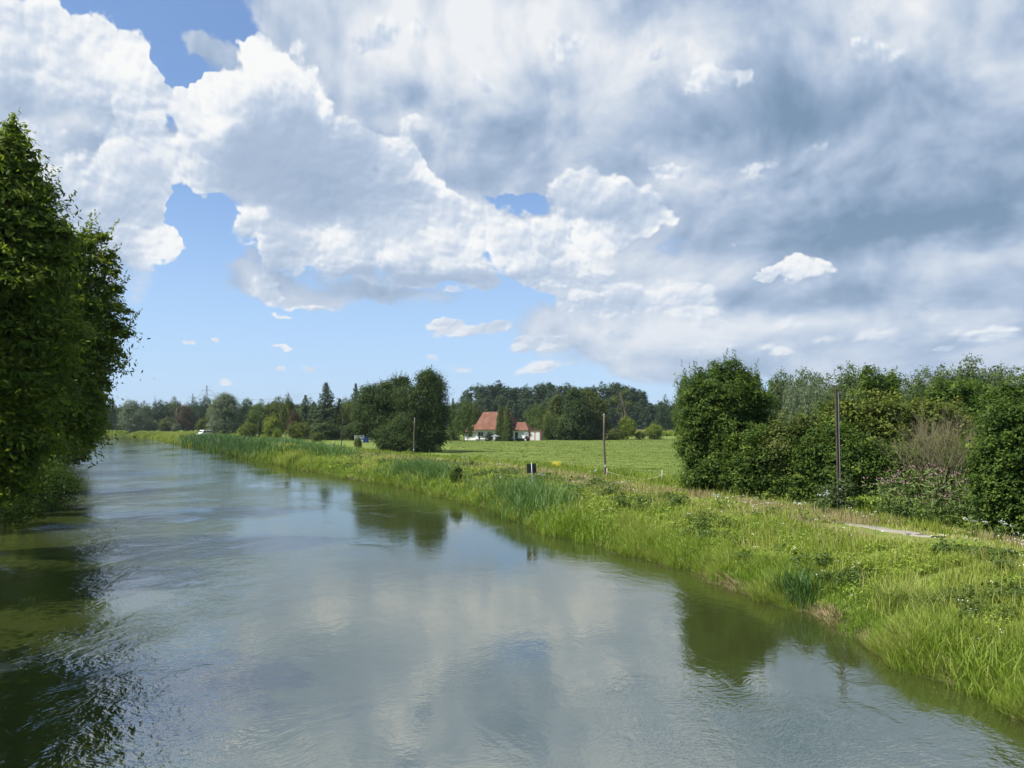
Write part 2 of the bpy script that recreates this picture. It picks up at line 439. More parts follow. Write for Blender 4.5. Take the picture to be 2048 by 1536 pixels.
def wobble(a):
    return 0.18*np.sin(a*0.9) + 0.14*np.sin(a*2.1+1.0) + 0.25*np.sin(a*0.31+2.0) + 0.09*np.sin(a*4.7)
def bank_sd(x, y):
    """signed distance to the right waterline, positive on land"""
    x = np.asarray(x, float).ravel(); y = np.asarray(y, float).ravel()
    best = np.full(x.shape, 1e9); sd = np.zeros_like(x); arc = np.zeros_like(x)
    for i in range(len(_seg)):
        dx, dy = _seg[i]/_L[i]
        px, py = x - BK[i,0], y - BK[i,1]
        t = np.clip(px*dx + py*dy, 0, _L[i])
        qx, qy = px - t*dx, py - t*dy
        d = np.hypot(qx, qy); m = d < best
        s = np.where(dx*py - dy*px < 0, 1.0, -1.0)
        best[m] = d[m]; sd[m] = (s*d)[m]; arc[m] = (ARC[i] + t)[m]
    return sd + wobble(arc)*np.clip(1 - np.abs(sd)/6, 0, 1), arc
def bank_pt(arc, s):
    """position at arc length along the right bank, s metres inland (s measured from the wobbling waterline)"""
    arc = np.asarray(arc, float)
    i = np.clip(np.searchsorted(ARC, arc) - 1, 0, len(_seg)-1)
    t = arc - ARC[i]; d = _seg[i]/_L[i][:, None]
    nx, ny = d[:,1], -d[:,0]
    off = s - wobble(arc)*np.clip(1 - np.abs(s)/6, 0, 1)
    return BK[i,0] + d[:,0]*t + nx*off, BK[i,1] + d[:,1]*t + ny*off
_ps = np.array([-40., -6., -2., -0.35, 0., .25, 1.0, 2.2, 3.6, 5.2, 7, 9, 14, 500000.])
_pz = np.array([-1.6, -1.6, -1.0, -.25, -.02, .24, .62, 1.00, 1.26, 1.40, 1.44, 1.32, 1.10, 1.10])
def vnoise(x, y, s, seed=0):
    """cheap smooth value noise"""
    x = np.asarray(x)*s + seed*17.3; y = np.asarray(y)*s + seed*9.1
    xi, yi = np.floor(x), np.floor(y); fx, fy = x-xi, y-yi
    fx, fy = fx*fx*(3-2*fx), fy*fy*(3-2*fy)
    def h(a, b): 
        v = np.sin(a*127.1 + b*311.7 + seed*3.7)*43758.5453; return v - np.floor(v)
    return (h(xi,yi)*(1-fx) + h(xi+1,yi)*fx)*(1-fy) + (h(xi,yi+1)*(1-fx) + h(xi+1,yi+1)*fx)*fy
def terrain_z(x, y):
    x = np.asarray(x, float); sh = x.shape
    sd, _ = bank_sd(x, y)
    left = -RIVER_W - sd
    s = np.where(left > sd, left, sd)                     # distance inland from the nearer bank, negative in the river
    z = np.interp(s, _ps, _pz)
    X, Y = x.ravel(), np.asarray(y, float).ravel()
    land = np.clip(s/1.5, 0, 1)
    z = z + land*((vnoise(X, Y, .45, 1)-.5)*.18 + (vnoise(X, Y, 1.3, 2)-.5)*.12)*np.clip(1-np.hypot(X, Y)/400, 0, 1)
    return z.reshape(sh)
def gz(x, y): return float(terrain_z(np.array([x]), np.array([y]))[0])
def at(px, d): return (px - 1024.0)/FPX*d          # lateral position of a picture column at distance d

def axis(segs):
    out = []
    for a, b, st in segs: out += list(np.arange(a, b, st))
    return np.array(out + [segs[-1][1]])
def build_terrain():
    xs = axis([(-3500,-900,260),(-900,-320,29),(-320,-160,5),(-160,-50,1.6),(-50,26,.5),(26,90,3),(90,400,30),(400,3500,300)])
    ys = axis([(-300,-30,30),(-30,4,2),(4,110,.5),(110,240,1.3),(240,520,4),(520,900,30),(900,5200,330)])
    X, Y = np.meshgrid(xs, ys)
    Z = terrain_z(X, Y)
    V = np.stack([X.ravel(), Y.ravel(), Z.ravel()], 1)
    nx, ny = len(xs), len(ys)
    I = np.arange(nx*ny).reshape(ny, nx)
    F = np.stack([I[:-1,:-1].ravel(), I[:-1,1:].ravel(), I[1:,1:].ravel(), I[1:,:-1].ravel()], 1)
    m, N = new_mat('meadow_ground')
    tc = N.new('ShaderNodeNewGeometry'); P = tc.outputs['Position']
    n1 = N.noise(P, .035, 4, .6, dim='3D'); n2 = N.noise(P, .9, 6, .65, dim='3D'); n3 = N.noise(P, 9.0, 3, .6, dim='3D')
    c = N.ramp(n1, [(.3, (.105,.145,.028)), (.5, (.140,.178,.037)), (.7, (.190,.208,.056))])
    c = N.mix(N.maprange(n2, .50, .72, 0, .75), c, (.085,.150,.018))
    c = N.mix(N.maprange(n3, .35, .75, 0, .5), c, (.19,.26,.05))
    z = N.sep(P)[2]
    mud = N.maprange(z, 0.32, 0.08, 0, 1, True)
    c = N.mix(mud, c, (.075,.058,.034))
    bp = N.new('ShaderNodeBump'); bp.inputs['Strength'].default_value = .6; bp.inputs['Distance'].default_value = .15
    N.l.new(N.math('ADD', n2, N.math('MULTIPLY', n3, .4)), bp.inputs['Height'])
    finish(m, N, principled(N, c, .9, .1, normal=bp.outputs[0]))
    o = link('ground', np_mesh('ground', V, F, m, smooth=True))
    tag(o, kind='structure')
build_terrain()

def build_water():
    xs = np.linspace(-620, 60, 35); ys = np.linspace(-80, 520, 31)
    X, Y = np.meshgrid(xs, ys); V = np.stack([X.ravel(), Y.ravel(), X.ravel()*0], 1)
    I = np.arange(X.size).reshape(X.shape)
    F = np.stack([I[:-1,:-1].ravel(), I[:-1,1:].ravel(), I[1:,1:].ravel(), I[1:,:-1].ravel()], 1)
    m, N = new_mat('river_water')
    g = N.new('ShaderNodeNewGeometry'); P = g.outputs['Position']
    mp = N.new('ShaderNodeMapping'); N.l.new(P, mp.inputs[0])
    mp.inputs['Rotation'].default_value = (0, 0, R(-20)); mp.inputs['Scale'].default_value = (1.0, 0.75, 1)
    q = mp.outputs[0]
    w = N.vec('SUBTRACT', N.noise(q, .22, 3, .5, color=True), (.5,.5,.5))
    qw = N.vec('MULTIPLY_ADD', w, (2.2, 2.2, 0), q)
    r1 = N.noise(qw, 3.4, 3, .55)                       # small ripples
    r2 = N.noise(qw, 0.9, 2, .5, dist=.6)                # slow swirls
    r3 = N.noise(N.vec('MULTIPLY', qw, (1.0, 2.2, 1)), 7.0, 2, .5)
    patch = N.noise(N.vec('MULTIPLY_ADD', w, (4.0,4.0,0), q), .11, 3, .6)
    amp = N.maprange(patch, .42, .62, .25, 1.0, True)
    X = N.sep(P)
    near = N.maprange(N.math('ADD', X[0], N.math('MULTIPLY', X[1], .35)), 2.0, -4.5, .50, 4.0, True)   # faster, rougher water on the left
    amp = N.math('MULTIPLY', amp, near)
    amp = N.math('MULTIPLY', amp, N.maprange(X[1], 35, 130, 1.0, .30, True))          # slow, smooth reach upstream
    h = N.math('MULTIPLY_ADD', r1, .55, N.math('MULTIPLY', r2, .9))
    h = N.math('MULTIPLY_ADD', r3, .34, h)
    h = N.math('MULTIPLY', h, amp)
    bp = N.new('ShaderNodeBump'); bp.inputs['Strength'].default_value = WATER_BUMP; bp.inputs['Distance'].default_value = .1
    N.l.new(h, bp.inputs['Height'])
    silt = N.mix(N.noise(q, .09, 4, .6), (.030,.040,.009), (.043,.055,.015))
    b = N.new('ShaderNodeBsdfPrincipled')
    N.l.new(silt, b.inputs['Base Color'])
    b.inputs['Roughness'].default_value = .035; b.inputs['IOR'].default_value = 4.6
    N.l.new(bp.outputs[0], b.inputs['Normal'])
    finish(m, N, b.outputs[0])
    o = link('water', np_mesh('water', V, F, m)); tag(o, kind='structure')
WATER_BUMP = 0.27
build_water()

# gravel path along the crown of the bank
def build_path():
    a0 = float(np.interp(23.4, BK[:60,1], ARC[:60])); arcs = np.arange(a0, a0+60, .3)
    rows = []
    offs = [6.9, 7.05, 7.4, 7.75, 7.9]
    for k, s in enumerate(offs):
        ss = s + (vnoise(arcs, arcs*0, .9, 5+k)-.5)*(.35 if k in (0, 4) else .1)
        x, y = bank_pt(arcs, ss)
        rows.append(np.stack([x, y, terrain_z(x, y) + (.035 if 0 < k < 4 else -.03)], 1))
    V = np.stack(rows, 1).reshape(-1, 3); n = len(offs)
    I = np.arange(len(arcs)*n).reshape(len(arcs), n)
    F = np.stack([I[:-1,:-1].ravel(), I[:-1,1:].ravel(), I[1:,1:].ravel(), I[1:,:-1].ravel()], 1)
    m = plain_mat('path_gravel', (.33,.30,.24), .95, .1, vary=.2, scale=9, bump=.5)
    o = link('path', np_mesh('path', V, F, m, smooth=True)); tag(o, kind='structure')
build_path()

# ================================================================= foliage
def basis(n):
    n = n/np.linalg.norm(n, axis=1)[:, None]
    r = rng.normal(size=n.shape)
    a = np.cross(n, r); a /= np.linalg.norm(a, axis=1)[:, None] + 1e-9
    return n, a, np.cross(n, a)

def leaf_quads(C, Nn, L, Wd, droop=0.0):
    """rhombic leaves at centres C with normals Nn; L, Wd half length and half width (arrays or numbers)"""
    n, a, b = basis(Nn)
    if droop: a = a + np.array([0, 0, -droop]); a /= np.linalg.norm(a, axis=1)[:, None]; b = np.cross(n, a); b /= np.linalg.norm(b, axis=1)[:, None] + 1e-9
    L = np.broadcast_to(np.asarray(L, float), (len(C),))[:, None]; Wd = np.broadcast_to(np.asarray(Wd, float), (len(C),))[:, None]
    V = np.stack([C - a*L, C + b*Wd - a*L*.1, C + a*L, C - b*Wd - a*L*.1], 1).reshape(-1, 3)
    F = np.arange(len(C)*4).reshape(-1, 4)
    return V, F

def rand_dir(n):
    v = rng.normal(size=(n, 3)); return v/np.linalg.norm(v, axis=1)[:, None]

def crown_points(lobes, n_clump, per, clump_r, inner=.55, flat=.6, up=.6, cut=None, rag=.5):
    lobes = np.array(lobes, float)
    area = (lobes[:,3]*lobes[:,4] + lobes[:,3]*lobes[:,5] + lobes[:,4]*lobes[:,5]); pr = area/area.sum()
    k = rng.choice(len(lobes), n_clump, p=pr)
    d = rand_dir(n_clump)
    rr = inner + (1-inner)*rng.random(n_clump)**.55
    u1, v1 = d[:,0] + d[:,1]*.6 + k*3.1, d[:,2] + d[:,1]*.8
    lump = 1 + rag*(vnoise(u1, v1, 2.6, 3)-.55) + rag*.5*(vnoise(u1, v1, 6.5, 9)-.5)      # boughs and hollows
    lump = lump + (rng.random(n_clump) < .07)*rng.random(n_clump)*.28*rag*2*np.clip(d[:,2]+.5, 0, 1)     # stray shoots
    cc = lobes[k,:3] + d*lobes[k,3:6]*(rr*lump)[:, None]
    if cut is not None: m = cut(cc); cc, d, k, lump = cc[m], d[m], k[m], lump[m]
    n = len(cc)
    cr = np.minimum(clump_r, 1.1*lobes[k,3:6].min(1))*(.5 + 1.0*rng.random(n))
    idx = np.repeat(np.arange(n), per)
    off = rng.normal(size=(len(idx), 3))*.5; off *= np.array([1, 1, flat])
    off[:,2] -= (off[:,0]**2 + off[:,1]**2)*.25                                    # sprays droop at their rim
    P = cc[idx] + off*cr[idx][:, None]
    out = d[idx]*.45 + off*.3 + rng.normal(size=off.shape)*.42; out[:,2] += up
    t = .46 + .17*rng.normal(size=n)[idx] + .15*rng.normal(size=len(idx)) + .10*off[:,2]  # random leaf tone; upper leaves of each clump painted lighter as a highlight
    return P, out, np.clip(t, 0, 1), cc

def sprigs(cc, n, length, leaf, aspect, out=.35, per=26, topbias=2.0):
    """leafy shoots that stand out of the crown"""
    z = cc[:,2]; c0 = cc.mean(0); r = np.hypot(cc[:,0]-c0[0], cc[:,1]-c0[1])
    w = np.exp(topbias*(z-z.min())/(np.ptp(z)+1e-6) + 1.2*r/(r.max()+1e-6)); w /= w.sum()
    s = cc[rng.choice(len(cc), n, p=w)]
    ax = np.concatenate([(s[:,:2]-c0[:2])/(r.max()+1e-6)*out + rng.normal(size=(n,2))*.15, np.ones((n,1))], 1)
    ax /= np.linalg.norm(ax, axis=1)[:, None]
    L = length*(.4+.8*rng.random(n))
    i = np.repeat(np.arange(n), per); u = np.tile(np.linspace(0, 1, per), n)
    P = s[i] + ax[i]*(L[i]*u)[:, None] + rng.normal(size=(len(i),3))*(leaf*.9*(1.15-u))[:, None]
    N_ = rng.normal(size=P.shape)*.5 + np.array([0,0,.8])
    V, F = leaf_quads(P, N_, leaf*(.7+.5*rng.random(len(P)))*(1.1-.4*u), leaf*aspect*(1.1-.4*u))
    mb = MB()
    for k in range(n): mb.tube([s[k]-ax[k]*L[k]*.5, s[k]+ax[k]*L[k]], [leaf*.10, leaf*.04], 3, cap=False)
    return V, F, np.clip(.55 + .18*rng.normal(size=len(P)), 0, 1), mb

def branches(mb, base, targets, r0, seg=4, n=5, lift=.35):
    for t in targets:
        b = Vector(base(t)); t = Vector(t); pts = []; rad = []
        mid = b.lerp(t, .5) + Vector((0, 0, (t-b).length*lift*.35))
        for i in range(seg+1):
            u = i/seg
            p = b*(1-u)**2 + mid*2*u*(1-u) + t*u*u
            if 0 < i < seg: p += Vector(rng.normal(size=3)*(t-b).length*.03)
            pts.append(p); rad.append(max(r0*(1-u)**1.1, r0*.12))
        mb.tube(pts, rad, n, cap=False)

def tree_parts(h, lobes, mat, n_clump, per, leaf, clump_r, trunk_r, trunk_top=.7, bark='bark', n_br=14, aspect=.45, inner=.55, up=.6, droop=0.0, lean=(0, 0), cut=None, tsz=.3, flat=.6, rag=.5, shoots=0, shoot_len=.5, shoot_out=.35):
    """returns (trunk mesh, crown mesh) of a broadleaf tree standing at the origin"""
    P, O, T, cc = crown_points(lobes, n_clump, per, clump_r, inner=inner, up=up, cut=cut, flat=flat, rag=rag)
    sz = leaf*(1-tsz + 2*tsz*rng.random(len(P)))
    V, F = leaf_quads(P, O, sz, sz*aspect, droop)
    mb = MB()
    if shoots:
        V2, F2, T2, m2 = sprigs(cc, shoots, shoot_len, leaf, aspect, out=shoot_out)
        F = np.concatenate([F, F2 + len(V)]); V = np.concatenate([V, V2]); T = np.concatenate([T, T2])
    if h == 1:                                             # unit prototype: fit exactly into height 1, half width .5
        z1 = np.percentile(V[:,2], 99.7); r1 = np.percentile(np.hypot(V[:,0], V[:,1]), 98.5)
        V = V*np.array([.5/r1, .5/r1, 1/z1])
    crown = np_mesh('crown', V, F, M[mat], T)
    pts = []; rad = []
    for i in range(7):
        u = i/6
        pts.append((lean[0]*u + rng.normal()*trunk_r*.4*(u > 0), lean[1]*u + rng.normal()*trunk_r*.4*(u > 0), h*trunk_top*u - .2*(i == 0)))
        rad.append(trunk_r*(1.35 if i == 0 else 1-.75*u))
    mb.tube(pts, rad, 8)
    if n_br and len(cc):
        sel = cc[rng.choice(len(cc), min(n_br, len(cc)), replace=False)]
        def base(t):
            z = min(max(t[2]*(.35 + .3*rng.random()), h*.12), h*trunk_top*.95); u = z/(h*trunk_top)
            return (lean[0]*u, lean[1]*u, z)
        branches(mb, base, sel, trunk_r*.38)
    me = bpy.data.meshes.new('trunk'); me.from_pydata(mb.v, [], mb.f)
    for p in me.polygons: p.use_smooth = True
    me.materials.append(M[bark])
    return me, crown

def place_tree(name, meshes, loc, scale=(1, 1, 1), rz=None, mat=None, label=None, cat='tree', group=None):
    root = empty(name, loc, rng.random()*6.28 if rz is None else rz)
    root.scale = scale
    for nm, me in zip(('trunk', 'crown'), meshes):
        if me is None: continue
        o = link(nm, me, root)
        if nm == 'crown' and mat:
            o.material_slots[0].link = 'OBJECT'; o.material_slots[0].material = M[mat]
    tag(root, label, cat, group)
    return root

# ---- unit prototypes (height 1, half width about .5), stretched to each tree's own height and spread
def lobes_round(n=11, w=.30, seed=0, low=.14, top=.82):
    r = np.random.default_rng(seed); out = [(0, 0, .50, .40, .40, .42)]
    for i in range(n):
        a = r.random()*6.28; z = low + (top-low)*r.random(); q = w*(1 - .75*max(0, (z-.5)/.5)) * (.65+.5*r.random())
        s = .13 + .10*r.random()
        out.append((q*math.cos(a), q*math.sin(a), z, s, s, s*(.75+.3*r.random())))
    out.append((r.normal()*.05, r.normal()*.05, .86, .13, .13, .13))
    return out
PROTO = {}
for i in range(4):
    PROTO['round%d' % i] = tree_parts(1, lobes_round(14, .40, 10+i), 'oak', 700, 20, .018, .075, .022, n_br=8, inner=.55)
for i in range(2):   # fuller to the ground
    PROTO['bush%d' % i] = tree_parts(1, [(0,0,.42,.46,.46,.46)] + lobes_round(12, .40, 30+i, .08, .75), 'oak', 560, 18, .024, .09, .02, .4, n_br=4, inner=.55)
for i in range(2):
    l = [(0,0,.46,.42,.42,.46)]; r = np.random.default_rng(50+i)
    for k in range(16):
        a = r.random()*6.28; z = .12+.78*r.random(); q = .40*math.sin(min(1, (1-z)*1.3+.15)*1.57)*(.7+.4*r.random())
        l.append((q*math.cos(a), q*math.sin(a), z, .12, .12, .16))
    PROTO['willow%d' % i] = tree_parts(1, l, 'willow', 800, 22, .020, .06, .03, .5, n_br=8, aspect=.24, up=.2, rag=.35)
def spruce_proto(seed, droopy=.35):
    r = np.random.default_rng(seed); P = []; O = []; T = []
    for z in np.arange(.07, .99, .028):
        rad = .62*(1-z)**.75*(.8+.35*r.random()); nb = int(9 + 16*(1-z))
        for b in range(nb):
            a = r.random()*6.28; L = rad*(.7+.35*r.random())
            nn = max(7, int(34*L/.5))
            u = r.random(nn)**.7
            x = L*u; zz = z - droopy*L*u*.45 + .10*L*u**3 + r.normal(size=nn)*.005 
            sp = r.normal(size=nn)*.022*(1.2-u*.6)
            P.append(np.stack([x*math.cos(a) - sp*math.sin(a), x*math.sin(a) + sp*math.cos(a), zz - np.abs(r.normal(size=nn))*.010], 1))
            O.append(np.stack([np.full(nn, math.cos(a)*.3), np.full(nn, math.sin(a)*.3), np.ones(nn)], 1) + r.normal(size=(nn,3))*.45)
            T.append(np.clip(.30 + .35*u + r.normal(size=nn)*.15, 0, 1))
    P, O, T = map(np.concatenate, (P, O, T))
    V, F = leaf_quads(P, O, .023, .0105)
    cr = np_mesh('crown', V, F, M['spruce'], T)
    mb = MB().tube([(0,0,-.01), (0,0,.5), (0,0,.995)], [.018, .010, .002], 7)
    me = bpy.data.meshes.new('trunk'); me.from_pydata(mb.v, [], mb.f); me.materials.append(M['bark'])
    return me, cr
for i in range(2): PROTO['spruce%d' % i] = spruce_proto(70+i)
l = [(0,0,.03+.07*k, .46*math.sin(math.pi*min(1,(1-k/13.5))**.62*.5)*(.9+.1*math.cos(k*2.3)), .46*math.sin(math.pi*min(1,(1-k/13.5))**.62*.5), .08) for k in range(14)]
PROTO['thuja0'] = tree_parts(1, l, 'thuja', 1300, 18, .020, .07, .02, .8, n_br=0, inner=.75, up=.9)

def bare_tree(seed, depth=4, k=3, r0=.03, spread=.75, up=.35, first=.28):
    r = np.random.default_rng(seed); mb = MB()
    def grow(p, d, L, rad, n):
        q = p + d*L; m = p.lerp(q, .5) + Vector(r.normal(size=3)*L*.08)
        mb.tube([p, m, q], [rad, rad*.8, rad*.55], 5 if n > 1 else 3, cap=False)
        if n == 0: return
        for _ in range(k if n < depth else k+1):
            nd = (d + Vector(r.normal(size=3)*spread) + Vector((0,0,up))).normalized()
            grow(p.lerp(q, .45+.55*r.random()), nd, L*(.5+.28*r.random()), rad*.5, n-1)
    grow(Vector((0,0,-.01)), Vector((0,0,1)), first, r0, depth)
    z = max(v[2] for v in mb.v)
    me = bpy.data.meshes.new('branches'); me.from_pydata([(a/z, b/z, c/z) for a, b, c in mb.v], [], mb.f)
    me.materials.append(M['greybark']); return me

# ================================================================= left bank: big ash trees overhanging the water
def world_tree(name, base, lobes_abs, mat, n_clump, per, leaf, clump_r, trunk_r, h, label, group=None, **kw):
    bx, by = base; bz = gz(bx, by)
    lobes = [((l[0]-bx), (l[1]-by), (l[2]-bz)) + ((l[3],)*3 if len(l) == 4 else tuple(l[3:6])) for l in lobes_abs]
    cut = kw.pop('cut', None)
    cat = kw.pop('cat', 'tree')
    def keep(c): return (c[:,2] + bz > .25)
    me = tree_parts(h, lobes, mat, n_clump, per, leaf, clump_r, trunk_r, cut=keep, **kw)
    return place_tree(name, me, (bx, by, bz), rz=0.0, label=label, group=group, cat=cat)

G_ASH = 'ash trees overhanging the left side of the river'
def px_lobes(d, L, dy=1.0):
    """lobes given where they stand in the photograph (column, row, radius) at distance d"""
    return [(at(a, d), d + (dy-1), CAM_H - (b-848.0)/FPX*d, r/FPX*d, r/FPX*d*dy, r/FPX*d) for a, b, r in L]
world_tree('ash_tree', (-27.5, 29), px_lobes(30, [(-70,560,150),(-50,400,110),(-15,300,40),(0,255,20),(24,348,20),(0,350,45),(50,400,22),(75,432,22),(100,458,18),(40,450,55),(55,560,70),(60,660,70),(45,760,72),(30,860,66),(10,930,55),(95,500,28),(8,290,24),(40,304,8),(47,322,9),(72,380,9),(85,412,9),(6,246,8),(62,400,10)]),
    'ash', 1500, 50, .135, .80, .38, 17, 'nearest tall ash tree at the left edge, its topmost twigs above all others', G_ASH, aspect=.36, n_br=60, up=.5, trunk_top=.85, lean=(2.5, 1), flat=.30, inner=.72, rag=1.1, shoots=150, shoot_len=1.2, shoot_out=1.0)
world_tree('ash_tree', (-31.0, 43.5), px_lobes(42, [(70,560,105),(115,490,45),(180,478,15),(160,480,15),(194,515,17),(138,525,24),(150,455,9),(200,468,8),(214,500,8),(221,540,8),(228,578,9),(234,612,9),(206,610,12),(238,640,9),(200,540,9),(168,520,12),(222,700,9),(214,735,8),(226,680,7),(216,775,8),(203,565,18),(170,600,40),(188,645,24),(222,655,17),(244,662,12),(257,655,6),(212,690,14),(182,720,32),(200,755,14),(140,700,74),
    (125,800,66),(186,795,20),(150,855,42),(100,620,95)]),
    'ash', 1450, 50, .14, .84, .36, 17, 'ash tree reaching farthest over the water with bare twigs at its edge', G_ASH, aspect=.36, n_br=60, up=.5, trunk_top=.85, lean=(3, 0), flat=.30, inner=.72, rag=1.1, shoots=170, shoot_len=1.3, shoot_out=1.0)
world_tree('ash_tree', (-39.5, 57), px_lobes(58, [(110,820,76),(182,832,20),(202,856,7),(180,862,15),(160,780,34)]),
    'ash', 1500, 34, .15, .75, .34, 13, 'dark ash tree right behind the one reaching farthest over the water', G_ASH, aspect=.36, n_br=24, trunk_top=.85, lean=(2, 0), flat=.42, rag=.7, shoots=30, shoot_len=1.0)
world_tree('ash_tree', (-52, 79), [(-47.5,78,8,4.6,5,6), (-44.6,78,3.6,2.2,2.4,2.4), (-45,78,8,2.4)], 'ash', 1100, 26, .21, .9, .34, 15,
    'ash tree with low boughs touching the water, fourth along the left bank', G_ASH, aspect=.36, n_br=12)
world_tree('ash_tree', (-64, 101), [(-60.5,100,7,4.6,5,6), (-57.2,100,3.4,2.0)], 'ash', 800, 24, .26, 1.0, .34, 14,
    'fifth ash tree along the left bank, nearly hidden behind nearer boughs', G_ASH, aspect=.36, n_br=8)
world_tree('ash_tree', (-27.0, 22), [(-23.5,22,9,5,4,6), (-21,22,5,2.6), (-20.5,23,11,2.2)],
    'ash', 1100, 30, .14, .8, .34, 16, 'ash tree standing left of the picture, shading the near water', G_ASH, aspect=.36, n_br=12, flat=.42, rag=.6)
world_tree('ash_tree', (-21.0, 11), [(-16.5,11,9,4.6,5,5), (-14.5,10,6.5,2.4), (-14.5,12,11,2.2)],
    'ash', 700, 50, .13, .85, .34, 15, 'ash tree left of the picture whose shade falls on the rippled water nearest the viewer', G_ASH, aspect=.36, n_br=10, flat=.3, rag=.8)
for bx, by, r, lb in ((-86, 137, 5.5, 'low tree on the left bank beside the far water, under the nearer boughs'),
                      (-109, 172, 6.0, 'farthest small tree on the left bank before the river bends')):
    world_tree('bank_tree', (bx, by), [(bx+2,by,6,r,r,5.5), (bx+5,by,3,2.6)], 'ash', 500, 22, .36, 1.2, .3, 11, lb, aspect=.4, n_br=6)
world_tree('willow_shrub', (-28.2, 37.5), [(-26.2,38,2.4,2.6,2.4,2.2), (-24.4,38,1.5,1.5,1.6,1.2), (-23.6,38.5,2.6,1.0,1.2,1.0)], 'hazel', 800, 26, .085, .42, .12, 4,
    'low shrub dipping its twigs into the water at the left edge', cat='shrub', aspect=.3, n_br=26, trunk_top=.5, up=.3)
world_tree('willow_shrub', (-32.5, 48), [(-29.8,47,2.2,2.6,2.4,2.0), (-28.0,47,1.5,1.4,1.4,1.2)], 'hazel', 500, 26, .10, .5, .12, 4,
    'dark shrub under the ash boughs, behind the one dipping into the water', cat='shrub', aspect=.36, n_br=14, trunk_top=.5)
# bare dead twigs that stick out of the ash crowns
def dead_branch(base, tip, r, seed, label):
    r_ = np.random.default_rng(seed); mb = MB(); a, b = Vector(base), Vector(tip)
    def g(p, q, rad, n):
        m = p.lerp(q, .5) + Vector(r_.normal(size=3)*(q-p).length*.07)
        mb.tube([p, m, q], [rad, rad*.75, rad*.35], 4, cap=False)
        if n:
            for _ in range(4):
                s = p.lerp(q, .35+.6*r_.random()); d = (q-p).normalized() + Vector(r_.normal(size=3)*.5)
                g(s, s + d.normalized()*(q-p).length*(.25+.25*r_.random()), rad*.5, n-1)
    g(a - a, b - a, r, 2)
    o = mb.build('dead_branch', M['twig']); o.location = a
    tag(o, label, 'branch')
dead_branch((-24.3,42,7.6), (-21.7,41.6,8.2), .035, 3, 'bare dead twig poking out of the ash foliage over the water')
dead_branch((-24.5,43,5.2), (-22.2,42.8,6.0), .03, 4, 'low bare twig hanging beside the lowest ash foliage')
dead_branch((-24.6,38,.6), (-22.3,38.4,.9), .03, 8, 'pale bare twig reaching over the water from the low shrub')

# ================================================================= right side: hedge and big shrubs
def shrub(name, px, d, rel, mat, n, per, leaf, cr, label, h=None, **kw):
    """rel: lobes relative to the foot of the shrub"""
    x = at(px, d); z = gz(x, d)
    h = h or max(l[2]+l[-1] for l in rel)
    lobes = [tuple(l[:3]) + ((l[3],)*3 if len(l) == 4 else tuple(l[3:6])) for l in rel]
    cat = kw.pop('cat', 'shrub'); group = kw.pop('group', None)
    kw.setdefault('rag', .8); kw.setdefault('shoots', int(n/28)); kw.setdefault('shoot_len', cr*1.9); kw.setdefault('flat', .5)
    me = tree_parts(h, lobes, mat, n, per, leaf, cr, kw.pop('trunk_r', .10), trunk_top=kw.pop('trunk_top', .55), cut=lambda c: c[:,2] > .02, **kw)
    return place_tree(name, me, (x, d, z), rz=0.0, label=label, cat=cat, group=group)

big = [(0,0,3.2,2.3,2.2,2.9), (-.4,0,5.4,1.8,1.7,1.3), (1.0,0,5.2,1.4,1.4,1.3), (-1.5,0,4.4,.9,1.1,1.1), (-1.9,0,2.6,.7,1,1), (-1.6,-.3,1.1,.9,1,.9), (1.9,0,3.4,1.1,1.2,1.4), (.3,-.8,1.5,1.9,1.4,1.3)]
for sx, sz in ((-1.3,6.3), (-.5,6.8), (.25,6.9), (.9,6.6), (1.5,6.1)): big.append((sx, rng.normal()*.3, sz, .42, .42, .62))
shrub('hazel_shrub', 1452, 42, big, 'hazel', 4400, 26, .080, .34, 'largest dark green shrub with upright leafy shoots, beside the meadow', aspect=.42, n_br=30, shoots=330, shoot_len=.92, rag=.7)
HG = 'hedge bushes along the path'
shrub('hedge_bush', 1540, 39.5, [(0,0,2.0,2.1,1.8,1.8), (-1.3,0,1.3,1.1,1,1.2), (1.2,0,2.6,1.2,1.2,1.1)], 'hazel', 1300, 24, .075, .34, 'low dark bush in the hedge, at the right foot of the largest shrub', group=HG, aspect=.5, n_br=8)
shrub('hedge_bush', 1605, 38, [(0,0,2.4,1.7,1.6,2.0), (.5,0,3.6,1.1,1.1,.9), (-.9,0,3.2,.9,.9,.8)], 'olive', 1200, 24, .072, .34, 'olive brown bush in the hedge, second from the largest shrub', group=HG, aspect=.5, n_br=8)
shrub('hedge_bush', 1668, 36.2, [(0,0,2.2,1.7,1.4,2.0), (-.9,0,1.3,1.1,1,1.2), (.6,0,3.3,1.0,1,.9)], 'hazel', 1300, 24, .070, .34, 'dark hedge bush directly behind the tallest post', group=HG, aspect=.5, n_br=8)
shrub('maple_tree', 1762, 37.5, [(0,0,3.1,2.5,2.2,2.3), (-1.6,-.4,3.9,1.1,1.1,.8), (.2,-.3,4.3,1.2,1.2,.7), (1.5,0,4.1,1.1,1.1,.7), (-2.2,-.4,4.6,.6,.6,.5), (2.4,0,3.6,.9,1,.8)], 'maple', 1900, 24, .078, .34,
      'broad maple with yellow green top standing in the hedge just right of the tallest post', cat='tree', aspect=.6, n_br=12)
shrub('maple_tree', 1868, 37.5, [(0,0,2.8,2.0,1.8,2.2), (-.6,0,4.3,1.2,1.2,.8), (.9,0,4.0,1.1,1.1,.8)], 'maple', 1300, 24, .078, .34,
      'smaller yellow green maple rising behind the leafless shrub', cat='tree', aspect=.6, n_br=10)
